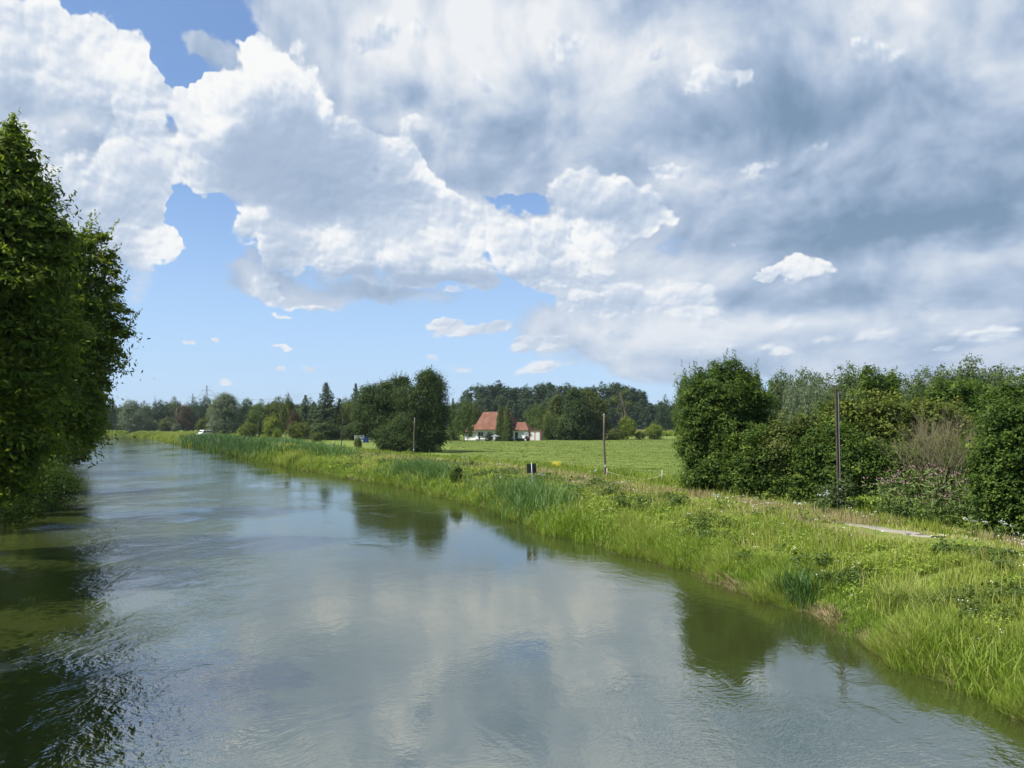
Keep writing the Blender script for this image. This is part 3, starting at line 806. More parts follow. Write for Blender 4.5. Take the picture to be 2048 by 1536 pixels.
shrub('hedge_bush', 1745, 35, [(0,0,1.7,1.9,1.3,1.7), (1.1,0,1.5,1.2,1.1,1.5), (-1.0,0,2.2,1.1,1.1,1.1)], 'hazel', 1400, 24, .068, .34, 'dark bush below the broad maple, behind the pink flowers', group=HG, aspect=.5, n_br=8)
shrub('hedge_bush', 1830, 34, [(0,0,1.5,1.6,1.2,1.5), (.8,0,2.2,1.0,1,1.0)], 'hazel', 1000, 24, .066, .34, 'dark bush left of the leafless shrub, at the foot of the smaller maple', group=HG, aspect=.5, n_br=8)
shrub('hedge_bush', 1952, 33, [(0,0,1.7,1.8,1.4,1.6), (.6,0,3.0,1.1,1.1,1.1)], 'hazel', 1300, 24, .066, .34, 'dark bush between the leafless shrub and the large bright leaved bush', group=HG, aspect=.5, n_br=8)
shrub('shoot_tree', 1752, 52, [(0,0,5.0,1.5,1.4,2.4), (-.6,0,7.3,.3,.3,.9), (.2,0,7.0,.35,.3,.8), (1.1,0,6.9,.35,.3,.8), (.5,0,5.6,.6,.6,.8), (0,0,2.4,1.6,1.6,2.2)], 'hazel', 900, 22, .11, .42,
      'narrow dark tree with two leafy tips rising behind the broad maple', cat='tree', aspect=.42, n_br=10)
shrub('hedge_tree', 1918, 48, [(0,0,3.8,2.4,2.4,2.8), (-.8,0,5.8,1.1,1.2,.9), (.9,0,5.9,1.2,1.2,.8), (2.2,0,4.8,1.2,1.2,1.1)], 'hazel', 1300, 22, .11, .45,
      'dark green tree rising behind the leafless shrub and the smaller maple', cat='tree', aspect=.5, n_br=10)
shrub('hazel_bush', 2062, 27, [(0,0,2.2,1.7,1.5,2.1), (-.9,-.2,1.3,1.1,1,1.3), (-.4,0,4.2,1.2,1.1,1.1), (-.9,0,3.2,1.0,1,1.0), (.5,0,4.6,1.1,1,1.0), (-1.3,0,2.3,.8,.8,.9)], 'hazel', 3000, 22, .055, .26,
      'large bush with bright broad leaves at the right edge', aspect=.62, n_br=14)
shrub('hazel_bush', 2090, 33, [(0,0,3.0,2.2,1.9,2.9), (-1.4,0,4.6,1.1,1.1,1.1)], 'hazel', 1500, 22, .07, .32, 'taller dark bush just behind the bright leaved bush at the right edge', aspect=.55, n_br=8)

# leafless shrub
def leafless_shrub():
    r = np.random.default_rng(5); mb = MB(); x = at(1882, 32); z = gz(x, 32)
    def g(p, d, L, rad, n):
        q = p + d*L; m = p.lerp(q, .5) + Vector(r.normal(size=3)*L*.06)
        mb.tube([p, m, q], [rad, rad*.8, rad*.55], 5 if n > 2 else 3, cap=False)
        if n == 0: return
        for _ in range(3):
            nd = (d*1.3 + Vector(r.normal(size=3)*.42) + Vector((0,0,.22))).normalized()
            g(p.lerp(q, .4+.6*r.random()), nd, L*(.52+.25*r.random()), rad*.58, n-1)
    for k in range(12):
        a = r.random()*6.28; t = .25+.45*r.random()
        g(Vector((r.normal()*.2, r.normal()*.2, -.05)), Vector((math.cos(a)*t, math.sin(a)*t*.6, 1)).normalized(), 2.15, .030, 5)
    o = mb.build('leafless_shrub', M['twig']); o.location = (x, 32, z)
    tag(o, 'leafless grey brown shrub of fine twigs among the green hedge', 'shrub')
leafless_shrub()

# pink flowering balsam plants
def balsam(seed):
    r = np.random.default_rng(seed); mb = MB(); C = []; Nn = []; T = []; fl = MB()
    for k in range(5):
        a = r.random()*6.28; bx, by = .22*math.cos(a), .22*math.sin(a); H = .75+.25*r.random()
        tx, ty = bx*2.0, by*2.0
        mb.tube([(bx*.4,by*.4,-.03), (bx,by,H*.5), (tx,ty,H)], [.012,.009,.004], 5, cap=False)
        for j in range(34):
            u = .18+.82*r.random(); aa = r.random()*6.28
            px, py = bx*.4+(tx-bx*.4)*u, by*.4+(ty-by*.4)*u
            C.append((px+.10*math.cos(aa), py+.10*math.sin(aa), H*u)); Nn.append((math.cos(aa)*.5, math.sin(aa)*.5, 1)); T.append(.3+.5*u+r.normal()*.12)
        for j in range(5):
            c = (tx+r.normal()*.05, ty+r.normal()*.05, H+.01+r.random()*.05); s = .009+.008*r.random()
            fl.add([(c[0]+s*x1, c[1]+s*y1, c[2]+s*z1*1.3) for x1,y1,z1 in ((1,0,0),(0,1,0),(-1,0,0),(0,-1,0),(0,0,1),(0,0,-1))],
                   [(0,1,4),(1,2,4),(2,3,4),(3,0,4),(1,0,5),(2,1,5),(3,2,5),(0,3,5)])
    V, F = leaf_quads(np.array(C), np.array(Nn) + r.normal(size=(len(C),3))*.3, .085, .017)
    lf = np_mesh('leaves', V, F, M['balsam'], np.clip(T, 0, 1))
    out = []
    for nm, b, mt in (('stem', mb, 'balsam'), ('blossoms', fl, 'pink')):
        me = bpy.data.meshes.new(nm); me.from_pydata(b.v, [], b.f); me.materials.append(M[mt]); out.append(me)
    return [('stem', out[0]), ('leaves', lf), ('blossoms', out[1])]
BP = [balsam(90+i) for i in range(3)]
spots = [(1745,31.8,1.5),(1762,31.0,1.7),(1782,31.6,1.9),(1800,30.6,1.8),(1818,31.4,2.1),(1836,30.4,2.0),(1852,31.3,2.3),(1868,30.2,2.0),(1884,31.0,2.2),(1900,29.8,1.9),(1916,30.6,2.1),
         (1932,29.6,1.7),(1948,30.4,1.9),(1810,29.9,1.2),(1842,29.5,1.3),(1876,29.3,1.4),(1908,29.0,1.3),(1936,28.8,1.2),(1964,29.4,1.6),(1776,30.2,1.2)]
for i, (px, d, h) in enumerate(spots):
    x = at(px, d); root = empty('balsam_plant', (x, d, gz(x, d)), rng.random()*6)
    root.scale = (h*.85, h*.85, h)
    for nm, me in BP[i % 3]: link(nm, me, root)
    tag(root, 'balsam plant, one of the lance leaved pink flowered thicket before the leafless shrub', 'plant', 'pink flowering balsam plants')

# ================================================================= middle distance trees
def far_tree(proto, px, ytop, hw, d, mat=None, label=None, cat='tree', name=None, group=None, zb=None):
    x = at(px, d); z = gz(x, d) if zb is None else zb
    h = CAM_H + (848.0-ytop)/FPX*d - z
    w = 2.0*hw/FPX*d
    if cat != 'shrub': w = min(w, h*1.6)
    nm = name or {'spruce': 'spruce_tree', 'thuja': 'thuja_tree', 'willow': 'willow_tree', 'bush': 'bush', 'round': 'broadleaf_tree', 'bigwill': 'willow_tree'}[proto.rstrip('0123456789')]
    return place_tree(nm, PROTO[proto], (x, d, z), (w, w, h), mat=mat, label=label, cat=cat, group=group)

def bigw(seed):
    l = [(0,0,.46,.42,.42,.45), (0,0,.22,.40,.40,.22)]; r = np.random.default_rng(seed)
    for k in range(22):
        a = r.random()*6.28; z = .10+.80*r.random(); q = .36*math.sin(min(1, (1-z)*1.25+.12)*1.57)*(.7+.4*r.random())
        l.append((q*math.cos(a), q*math.sin(a), z, .11, .11, .15))
    return tree_parts(1, l, 'darkwillow', 2400, 24, .013, .045, .03, .5, n_br=10, aspect=.28, up=.35, rag=.35)
for i in range(2): PROTO['bigwill%d' % i] = bigw(140+i)
def px_tree(name, px, d, L, mat, n, per, leaf, cr, label, ground_y=None, **kw):
    """tree whose boughs are given by column, row and radius in the photograph; its crown reaches its own real depth"""
    x = at(px, d); z = gz(x, d); cat = kw.pop('cat', 'tree'); group = kw.pop('group', None)
    lob = [(a-x, b-d, c-z, e, f, g) for a, b, c, e, f, g in px_lobes(d, L)]
    h = max(l[2]+l[5] for l in lob); kw.setdefault('rag', .5)
    me = tree_parts(h, lob, mat, n, per, leaf, cr, kw.pop('trunk_r', .3), cut=lambda c: c[:,2] > .05, **kw)
    return place_tree(name, me, (x, d, z), rz=0.0, label=label, cat=cat, group=group)
px_tree('willow_tree', 765, 117, [(742,800,27),(738,784,16),(765,792,26),(771,775,13),(748,832,32),(742,852,24),(775,850,36),(800,805,30),(792,772,16),(722,820,12),(724,850,12),(805,765,12)],
    'darkwillow', 2300, 30, .15, .85, 'left one of the big dark willows between river and meadow', aspect=.3, up=.4, n_br=20, shoots=120, shoot_len=1.3)
px_tree('willow_tree', 845, 112, [(860,765,26),(850,752,13),(872,778,22),(842,800,34),(868,815,28),(830,845,40),(866,858,26),(812,878,42),(852,882,32),(884,832,14),(816,795,24),(780,872,26),(884,872,12)],
    'darkwillow', 3000, 30, .15, .85, 'tallest big dark willow, at the edge of the meadow', aspect=.3, up=.4, n_br=20, shoots=140, shoot_len=1.3)
# trees round the farmhouse
for a in [
 ('spruce0', 906, 794, 17, 188, 'oak', 'slim dark tree touching the right side of the tallest willow'),
 ('round0', 928, 800, 22, 182, 'oak', 'dark broadleaf tree in front of the left end of the farmhouse roof'),
 ('round1', 950, 803, 18, 205, 'olive', 'lighter green tree behind the left end of the farmhouse'),
 ('thuja0', 1001, 812, 12, 186, None, 'left thuja of the pair in front of the farmhouse'),
 ('thuja0', 1015, 809, 13, 185, None, 'right thuja of the pair in front of the farmhouse, slightly taller'),
 ('round2', 1070, 808, 28, 232, 'oak', 'dark round tree behind the pink garage'),
 ('bush0', 1098, 828, 20, 200, 'oak', 'dark bush just right of the pink garage'),
 ('bush1', 1228, 856, 18, 198, 'olive', 'low bush between the clump and the half dead tree'),
 ('bush0', 1252, 832, 22, 204, 'lime', 'bright bush at the foot of the half dead tree'),
 ('bush1', 1307, 845, 21, 205, 'lime', 'lone bright round bush at the far edge of the meadow'),
 ('bush0', 1280, 862, 12, 203, 'olive', 'small low bush left of the lone bright round bush'),
 ('round0', 1366, 748, 30, 150, 'oak', 'dark tree just left behind the largest shrub'),
 ('round1', 1330, 792, 24, 300, 'forest', 'distant dark tree between the forest and the largest shrub')]:
    p, px, yt, hw, d, mt, lb = a
    far_tree(p, px, yt, hw, d, mt, lb, 'shrub' if p.startswith('bush') else 'tree')
px_tree('olive_tree', 1110, 205, [(1111,812,12),(1108,834,17),(1113,798,7),(1118,852,20),(1098,858,18),(1090,845,12)], 'olive', 700, 24, .24, 1.2, 'brownish tree at the left end of the clump right of the garage', n_br=6, shoots=20, shoot_len=1.8)
px_tree('clump_tree', 1150, 198, [(1150,800,20),(1148,786,10),(1156,822,27),(1140,850,30),(1165,858,24),(1125,862,20)], 'darkwillow', 900, 26, .24, 1.2, 'tallest tree in the clump right of the garage', n_br=6, shoots=20, shoot_len=1.8)
px_tree('clump_tree', 1188, 204, [(1184,802,17),(1200,814,15),(1174,790,10),(1190,838,24),(1207,850,14),(1172,820,18),(1190,862,24)], 'olive', 900, 24, .24, 1.2, 'broad olive tree at the right end of the clump beyond the meadow', n_br=6, shoots=20, shoot_len=1.8)
px_tree('willow_tree', 450, 240, [(451,810,22),(447,798,13),(436,824,17),(463,822,18),(450,845,25),(431,850,14),(469,850,14),(458,800,12)], 'willow', 900, 30, .24, 1.3, 'silvery round topped willow nearest the river bend', aspect=.26, n_br=6, rag=.3)
px_tree('willow_tree', 264, 335, [(263,813,14),(256,832,15),(274,828,15),(266,848,17),(250,848,8)], 'willow', 600, 28, .32, 1.6, 'silvery willow at the far river bend', aspect=.26, n_br=6, rag=.3)
# half dead tree
def half_dead():
    d = 206; x = at(1246, d); z = gz(x, d); h = CAM_H + (848-778)/FPX*d - z
    me = bare_tree(11, 4, 3, .022, .62, .30, .34)
    root = empty('half_dead_tree', (x, d, z)); root.scale = (h*.75, h*.75, h)
    link('branches', me, root)
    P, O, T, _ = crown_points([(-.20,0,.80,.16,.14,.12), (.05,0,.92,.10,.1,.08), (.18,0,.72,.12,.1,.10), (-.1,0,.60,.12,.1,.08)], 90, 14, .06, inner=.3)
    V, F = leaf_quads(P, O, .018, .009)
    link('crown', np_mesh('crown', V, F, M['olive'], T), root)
    tag(root, 'half dead tree with thin foliage and bare limbs beyond the meadow', 'tree')
half_dead()
# garden trees left of the willows
for a in [
 ('spruce0', 711, 764, 26, 212, None, 'tall spruce whose tip rises just left of the big willows'),
 ('round2', 704, 801, 28, 204, 'olive', 'olive broadleaf tree in front of the tall spruce beside the willows'),
 ('spruce1', 652, 762, 39, 205, None, 'tallest spruce of the garden, broad and layered'),
 ('round1', 620, 798, 36, 232, 'oak', 'green broadleaf tree filling the gap behind the small spruces'),
 ('round3', 560, 795, 36, 236, 'olive', 'loose olive tree behind the dense round bush'),
 ('round0', 684, 797, 33, 224, 'oak', 'rounded tree between the tallest spruce and the one beside the willows'),
 ('round2', 520, 807, 28, 232, 'oak', 'low rounded tree right behind the bush with orange tinted leaves'),
 ('spruce0', 679, 795, 26, 208, None, 'dark spruce in the gap right of the tallest spruce'),
 ('spruce1', 628, 801, 21, 212, None, 'small spruce just left of the tallest spruce'),
 ('spruce0', 611, 788, 24, 216, 'spruce', 'thin spruce, leftmost of the garden conifers'),
 ('bush1', 655, 838, 34, 196, 'darkwillow', 'dark undergrowth at the foot of the tallest spruce'),
 ('bush0', 706, 846, 26, 192, 'darkwillow', 'dark undergrowth left of the white gate'),
 ('round3', 574, 788, 18, 222, 'olive', 'slender pale green tree left of the thin spruce'),
 ('round0', 586, 821, 16, 214, 'copper', 'reddish brown small tree under the slender pale tree'),
 ('bush1', 546, 826, 22, 205, 'lime', 'dense yellow green round bush in the garden row'),
 ('bush0', 600, 842, 26, 196, 'maple', 'yellow green bush left below the thin spruce'),
 ('bush1', 497, 842, 22, 205, 'maple', 'bush with orange tinted leaves right of the near willow'),
 ('bush0', 556, 856, 12, 168, 'lime', 'bright young bush on the bank below the round bush'),
 ('bush1', 636, 862, 14, 178, 'olive', 'small bush on the bank left of the leaning dark pole'),
 ('bush0', 717, 874, 9, 128, 'olive', 'small lone shrub standing before the white gate'),
 ('round1', 522, 801, 31, 262, 'oak', 'mid green tree behind the yellow green round bush'),
 ('round2', 494, 798, 28, 300, 'forest', 'darker tree rising behind the bush with orange tinted leaves'),
 ('round3', 548, 803, 31, 320, 'forest', 'distant tree filling the gap behind the slender pale tree'),
 ('bush1', 414, 832, 22, 244, 'olive', 'green bush left of the near silvery willow, behind the white van'),
 ('willow0', 290, 804, 20, 345, None, 'smaller grey green willow just right of the one at the far bend'),
 ('bush0', 302, 838, 16, 350, 'willow', 'pale bush under the smaller grey green willow'),
 ('spruce0', 225, 794, 16, 420, 'forest', 'pointed conifer seen beside the ash boughs at far left'),
 ('round0', 208, 807, 19, 430, 'forest', 'dark tree seen through the ash boughs at far left'),
 ('round1', 241, 811, 19, 440, 'forest', 'dark tree between the pointed conifer and the far silvery willow'),
 ('round2', 322, 801, 24, 400, 'forest', 'tree below the bare dead tops right of the far willows'),
 ('round3', 346, 795, 21, 410, 'oak', 'tall green tree in the middle of the far row left of the pylons'),
 ('round0', 368, 809, 19, 395, 'copper', 'brownish tree below the pylons in the far row'),
 ('round1', 388, 797, 24, 405, 'forest', 'dark tree in front of the smaller pylon'),
 ('round2', 408, 794, 19, 415, 'forest', 'dark tree in front of the taller pylon'),
 ('round3', 430, 801, 19, 380, 'oak', 'tree between the taller pylon and the near silvery willow'),
 ('bush1', 336, 832, 20, 392, 'olive', 'low bright bushes at the foot of the far row, left'),
 ('bush0', 352, 846, 10, 388, 'willow', 'small pale bush at the foot of the far row')]:
    p, px, yt, hw, d, mt, lb = a
    far_tree(p, px, yt, hw, d, mt, lb, 'shrub' if p.startswith('bush') else 'tree')
for px, yt, d, sd, lb in ((310, 787, 396, 21, 'bare dead tree standing above the far row, left'), (353, 792, 400, 22, 'broken bare dead tree above the far row, right')):
    x = at(px, d); z = gz(x, d); h = CAM_H + (848-yt)/FPX*d - z
    o = link('dead_tree', bare_tree(sd, 4, 2, .03, .5, .4, .5)); o.location = (x, d, z); o.scale = (h*.55, h*.55, h)
    tag(o, lb, 'tree')
# trees behind the hedge on the right
for a in [
 ('round0', 1575, 744, 52, 128, 'pale', 'grey green tree rising right behind the largest shrub'),
 ('round2', 1606, 742, 56, 150, 'oak', 'rounded tree behind the silvery pair at the hedge'),
 ('willow0', 1634, 760, 45, 112, 'willow', 'silvery willow rising behind the hedge, left of the tallest post'),
 ('willow1', 1592, 766, 35, 118, 'willow', 'smaller silvery willow between the largest shrub and the bigger one'),
 ('round3', 1692, 732, 77, 120, 'pale', 'tall grey green tree behind the top of the tallest post'),
 ('round1', 1745, 737, 59, 132, 'pale', 'tree directly behind the narrow dark tree with two tips'),
 ('round0', 1800, 744, 70, 150, 'oak', 'tree in the far row behind the broad maple'),
 ('round2', 1850, 740, 63, 142, 'pale', 'tree in the far row behind the smaller maple'),
 ('round3', 1945, 716, 77, 112, 'pale', 'tallest tree of the far row on the right, domed top'),
 ('round1', 1895, 734, 59, 118, 'pale', 'tree on the left shoulder of the domed tallest one'),
 ('round0', 2005, 734, 52, 116, 'pale', 'tree on the right shoulder of the domed tallest one'),
 ('round2', 2062, 730, 70, 110, 'pale', 'last tree of the far row, at the right edge'),
 ('round1', 1660, 782, 52, 100, 'oak', 'dark low tree behind the hedge left of the tallest post'),
 ('round3', 1720, 792, 59, 96, 'pale', 'low olive tree filling the gap behind the tallest post')]:
    p, px, yt, hw, d, mt, lb = a
    far_tree(p, px, yt, hw, d, mt, lb)
shrub('bank_shrub', 913, 57, [(0,0,.55,.42,.4,.5), (.1,0,.95,.25,.25,.25)], 'hazel', 260, 20, .06, .18, 'small dark shrub on the bank crest left of the signboard', aspect=.4, n_br=3, trunk_r=.03)

# far-off forest, one dark mass
def forest(name, spec, label, mat='forest'):
    Vs = []; Ts = []
    for (px, yt, hw, d) in spec:
        x = at(px, d); h = CAM_H + (848-yt)/FPX*d - 1.1; w = hw/FPX*d
        lob = [(x, d, 1.1+h*.52, w, w, h*.46), (x, d, 1.1+h*.15, w, w, h*.16)]
        for k in range(9):
            a = rng.random()*6.28; zz = .25+.65*rng.random(); q = w*.75*(1-.6*max(0, zz-.5))
            lob.append((x+q*math.cos(a), d+q*math.sin(a), 1.1+h*zz, w*.42, w*.42, h*.12))
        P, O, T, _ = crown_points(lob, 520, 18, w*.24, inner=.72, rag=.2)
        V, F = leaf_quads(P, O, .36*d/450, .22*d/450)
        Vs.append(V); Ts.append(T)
    V = np.concatenate(Vs); T = np.concatenate(Ts)
    o = link(name, np_mesh(name, V, np.arange(len(V)).reshape(-1, 4), M[mat], T))
    tag(o, label, 'forest', kind='stuff')
sp = []
for i, px in enumerate(range(938, 1282, 10)):
    sp.append((px + rng.normal()*2, 768 + 3*math.sin(px*.05) + rng.normal()*1.5 + (6 if px > 1265 else 0) + (9 if px < 945 else 0), 15, 445 + rng.normal()*6))
    sp.append((px + 6 + rng.normal()*2, 800 + rng.normal()*5, 13, 432))
sp += [(926, 796, 12, 440), (1285, 796, 12, 440)]
for px in range(1290, 1420, 11): sp.append((px, 803 + rng.normal()*4, 10, 430))
forest('forest', sp, 'dark flat topped wood closing the view behind the farmhouse')
sp = []
for px in range(150, 720, 14): sp.append((px, 811 + 4*math.sin(px*.03) + rng.normal()*2.5, 13, 520 + rng.normal()*8))
for px in range(720, 930, 16): sp.append((px, 806 + rng.normal()*3, 14, 500))
forest('far_woods', sp, 'bluish tree line on the horizon behind the garden trees')
sp = []
for px in range(1400, 2200, 22): sp.append((px, 772 + 5*math.sin(px*.021) + rng.normal()*3, 20, 260 + rng.normal()*8))
for px in range(-60, 170, 20): sp.append((px, 806 + rng.normal()*3, 18, 420))
forest('far_woods', sp, 'tree line on the horizon behind the hedge and behind the ash trees')

# ================================================================= bank vegetation
def arc_of_y(y): 
    k = slice(0, int(np.argmax(BK[:,1] > 460)) or None)
    return np.interp(y, BK[k,1], ARC[k])
def sample_d(n, d0, d1, p):
    """distances with density falling as d**-p"""
    u = rng.random(n); e = 1-p
    return (d0**e + u*(d1**e - d0**e))**(1/e)

def blades(name, X, Y, h, w, bend, mat, tint, label, cat, lean=None, two=True, z_off=-.02):
    n = len(X); Z = terrain_z(X, Y) + z_off
    a = rng.random(n)*6.283
    fx, fy = np.cos(a), np.sin(a)                      # blade face direction
    la = a + math.pi/2 + rng.normal(size=n)*.5         # it bends across its face
    bx, by = np.cos(la)*bend*h, np.sin(la)*bend*h
    if lean is not None: bx = bx + lean[0]*h; by = by + lean[1]*h
    def row(u, bw, k):
        cx, cy = X + bx*k, Y + by*k; cz = Z + h*u
        hw = w*bw/2
        return np.stack([cx - fx*hw, cy - fy*hw, cz], 1), np.stack([cx + fx*hw, cy + fy*hw, cz], 1)
    r = [row(0, 1, 0), row(.62, .85, .32), row(.97, .12, 1.0)] if two else [row(0, 1, 0), row(1, .25, .7)]
    m = len(r)
    V = np.stack([q for p in r for q in p], 1).reshape(-1, 3)
    b = np.arange(n)*2*m
    Fs = [np.stack([b+2*i, b+2*i+1, b+2*i+3, b+2*i+2], 1) for i in range(m-1)]
    F = np.stack(Fs, 1).reshape(-1, 4)
    o = link(name, np_mesh(name, V, F, M[mat], np.repeat(np.clip(tint, 0, 1), m-1)))
    tag(o, label, cat, kind='stuff'); return o

def bank_points(n, d0, d1, p, s0, s1, sp=1.0):
    d = sample_d(n, d0, d1, p); s = s0 + (s1-s0)*rng.random(n)**sp
    X, Y = bank_pt(arc_of_y(d), s); return X, Y, s, np.hypot(X, Y)

def lod(D, near, k=.8): return near*(np.maximum(D, 14)/14)**k

PATCH = lambda X, Y, s, k=1: vnoise(X, Y, s, k)
# lush grass arching over the waterline
X, Y, s, D = bank_points(170000, 9, 150, 1.25, -.22, 1.5, 1.25)
pt = PATCH(X, Y, .55, 4); keep = rng.random(len(X)) < .30 + 1.0*PATCH(X, Y, 1.1, 6); X, Y, s, D, pt = X[keep], Y[keep], s[keep], D[keep], pt[keep]
hh = (.14 + .50*pt**1.4)*(.6+.7*rng.random(len(X)))*np.clip(.75 + D/120, .75, 1.5)
dead = (rng.random(len(X)) < .05)
blades('waterside_grass', X, Y, hh, lod(D, .0085), .6*rng.random(len(X))+.2, 'sedge', np.where(dead, .95, .25 + .45*pt + rng.normal(size=len(X))*.12),
       'lush bright green grass leaning over the waterline of the right bank', 'grass', lean=(-.14, -.06))
# finer grass covering the slope and crown of the bank
X, Y, s, D = bank_points(210000, 9, 150, 1.2, .6, 9.5)
on_path = (s > 6.75) & (s < 8.0) & (Y > 24.6) & (Y < 29); k = ~on_path | (rng.random(len(X)) < .02); X, Y, s, D = X[k], Y[k], s[k], D[k]
pt = PATCH(X, Y, .35, 7); p2 = PATCH(X, Y, 1.4, 8)
hh = (.10 + .26*p2)*(.6+.7*rng.random(len(X)))*np.clip(.8 + D/90, .8, 1.6)
hh *= np.where(np.abs(s-7.4) < 1.5, .5, 1)*np.where((s > 4.8) & (s < 7) & (Y > 23.5) & (Y < 29.5), .35, 1)
tt = .30 + .35*pt + .14*rng.normal(size=len(X)) + np.clip((s-3.5)/6, 0, .25)
blades('bank_grass', X, Y, hh, lod(D, .010), .5*rng.random(len(X))+.1, 'grass', tt, 'mixed green and yellowish grass covering the right bank', 'grass')
# dry straw-coloured grass on the crown
X, Y, s, D = bank_points(60000, 14, 150, 1.15, 4.6, 8.8)
k = (PATCH(X, Y, .28, 11)*.6 + PATCH(X, Y, 1.0, 12)*.4 + np.clip((D-35)/150, 0, .12)) > .50; X, Y, s, D = X[k], Y[k], s[k], D[k]
k = ~((s > 5.2) & (s < 8.4) & (Y < 29.5) & (Y > 24.4)); X, Y, s, D = X[k], Y[k], s[k], D[k]
blades('dry_grass', X, Y, (.16+.22*rng.random(len(X)))*np.clip(.8+D/90, .8, 1.5), lod(D, .007), .7*rng.random(len(X))+.1, 'straw', .2+.6*rng.random(len(X)), 'dry straw coloured grass along the crown of the bank', 'grass')
# grass strip between path and hedge, and rough grass round the meadow's near edge
X, Y, s, D = bank_points(90000, 14, 130, 1.15, 8.3, 17)
blades('verge_grass', X, Y, (.12+.22*rng.random(len(X))*PATCH(X, Y, .6, 14)*2)*np.clip(.8+D/90, .8, 1.4), lod(D, .012), .4*rng.random(len(X)), 'grass', .15 + .35*PATCH(X, Y, .5, 15) + .12*rng.normal(size=len(X)),
       'fresh green grass between the path and the hedge', 'grass')
# leafy herbs in clumps on the slope
def herbs(n, per, d0, d1, s0, s1, thr, name, label, mat='herb', leaf=.022, hz=.17, seed=20):
    X, Y, s, D = bank_points(n, d0, d1, 1.25, s0, s1)
    k = (PATCH(X, Y, .55, seed)*.55 + PATCH(X, Y, 1.9, seed+1)*.45 > thr) & ~((s > 5.0) & (s < 8.6) & (Y > 23.5) & (Y < 29.5)); X, Y, D = X[k], Y[k], D[k]
    g = PATCH(X, Y, .7, seed+2)
    H = hz*(.5+1.1*g)*np.clip(.8+D/80, .8, 1.6)
    Z = terrain_z(X, Y) + H
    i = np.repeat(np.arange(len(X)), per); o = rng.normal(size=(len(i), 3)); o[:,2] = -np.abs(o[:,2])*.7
    r = (.11*np.clip(D/22, .8, 3))[i]
    P = np.stack([X[i], Y[i], Z[i]], 1) + o*np.stack([r, r, H[i]*.6], 1)
    Nn = o*np.array([.35,.35,0]) + np.array([0,0,1.0]) + rng.normal(size=o.shape)*.38
    L = lod(D, leaf, .75)[i]*(.45+1.1*rng.random(len(X)))[i]*(.7+.6*rng.random(len(i)))
    V, F = leaf_quads(P, Nn, L, L*.55)
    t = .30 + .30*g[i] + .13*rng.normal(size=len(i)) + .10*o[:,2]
    ob = link(name, np_mesh(name, V, F, M[mat], np.clip(t, 0, 1))); tag(ob, label, 'plants', kind='stuff')
herbs(15000, 14, 9, 120, .7, 7.4, .40, 'bank_herbs', 'leafy green herbs and nettles growing in clumps on the bank slope')
herbs(6500, 22, 9, 90, 1.0, 6.0, .60, 'bramble_cover', 'darker bramble patches on the bank slope', 'oak', .030, .34, 33)
herbs(1800, 22, 22, 37, 10.5, 13.0, .35, 'hedge_foot_weeds', 'weeds and nettles along the foot of the hedge', 'herb', .034, .5, 41)
# climbing weeds round the tallest post
# reeds and iris stands
def reed_stand(arc_d, s, n, rad, h, w, tint, mat, label, long=1.0):
    a0 = float(arc_of_y(arc_d)); ar = a0 + rng.normal(size=n)*rad*long; ss = np.maximum(s + rng.normal(size=n)*rad*.5, -.35)
    X, Y = bank_pt(ar, ss)
    blades('reeds', X, Y, h*(.6+.5*rng.random(n)), np.full(n, w), (.25+.45*rng.random(n)), mat, tint + .14*rng.normal(size=n), label, 'reeds', lean=(-.06, -.03))
reed_stand(15.6, .1, 420, .55, .70, .022, .55, 'sedge', 'broad bladed iris leaves at the waterline nearest the camera', 1.6)
reed_stand(22.3, .3, 300, .40, .80, .026, .30, 'reed', 'dark iris clump at the corner of the bank')
reed_stand(19.0, 1.2, 1500, .55, .65, .014, .72, 'sedge', 'fine yellow green sedge tussock on the near bank')
reed_stand(44.5, 1.2, 2600, 1.5, 1.15, .035, .60, 'reed', 'blue green reed stand below the signboard', 1.9)
reed_stand(36, .2, 900, .8, .8, .03, .45, 'sedge', 'dark green sedges overhanging the water right of the signboard', 2.2)
reed_stand(64, 1.8, 2200, 1.5, 1.2, .05, .50, 'reed', 'blue green reed stand near the small dark shrub', 2.0)
reed_stand(96, 4.5, 2200, 2.0, 1.3, .07, .45, 'reed', 'reed stand left of the thin pole before the willows', 3.0)
reed_stand(128, 1.5, 3000, 2.2, 1.8, .09, .30, 'reed', 'dark reed belt along the waterline farther upstream', 5)
reed_stand(158, 2.0, 3600, 2.8, 2.1, .11, .25, 'reed', 'dark tall reed belt below the white van', 8)
reed_stand(130, 9, 2600, 2.5, 1.5, .09, .50, 'reed', 'reeds behind the seated person', 5)
# coarse growth on the far banks, both sides of the river
for side, n, lb in ((1, 60000, 'tall rough grass on the distant right bank'), (-1, 22000, 'grass on the distant left bank')):
    d = sample_d(n, 90, 455, 1.1); s = (-.1 + 9*rng.random(n)**1.4)
    ss = s if side > 0 else -RIVER_W - s
    X, Y = bank_pt(arc_of_y(d), ss); D = np.hypot(X, Y)
    blades('rough_grass', X, Y, (.35+.55*rng.random(n))*np.where(s > 6, .8, 1.1), .0011*D, .3*rng.random(n), 'grass',
           .15 + .5*PATCH(X, Y, .12, 51) + .13*rng.normal(size=n) + np.where(s > 4, .16, 0), lb, 'grass', two=False)
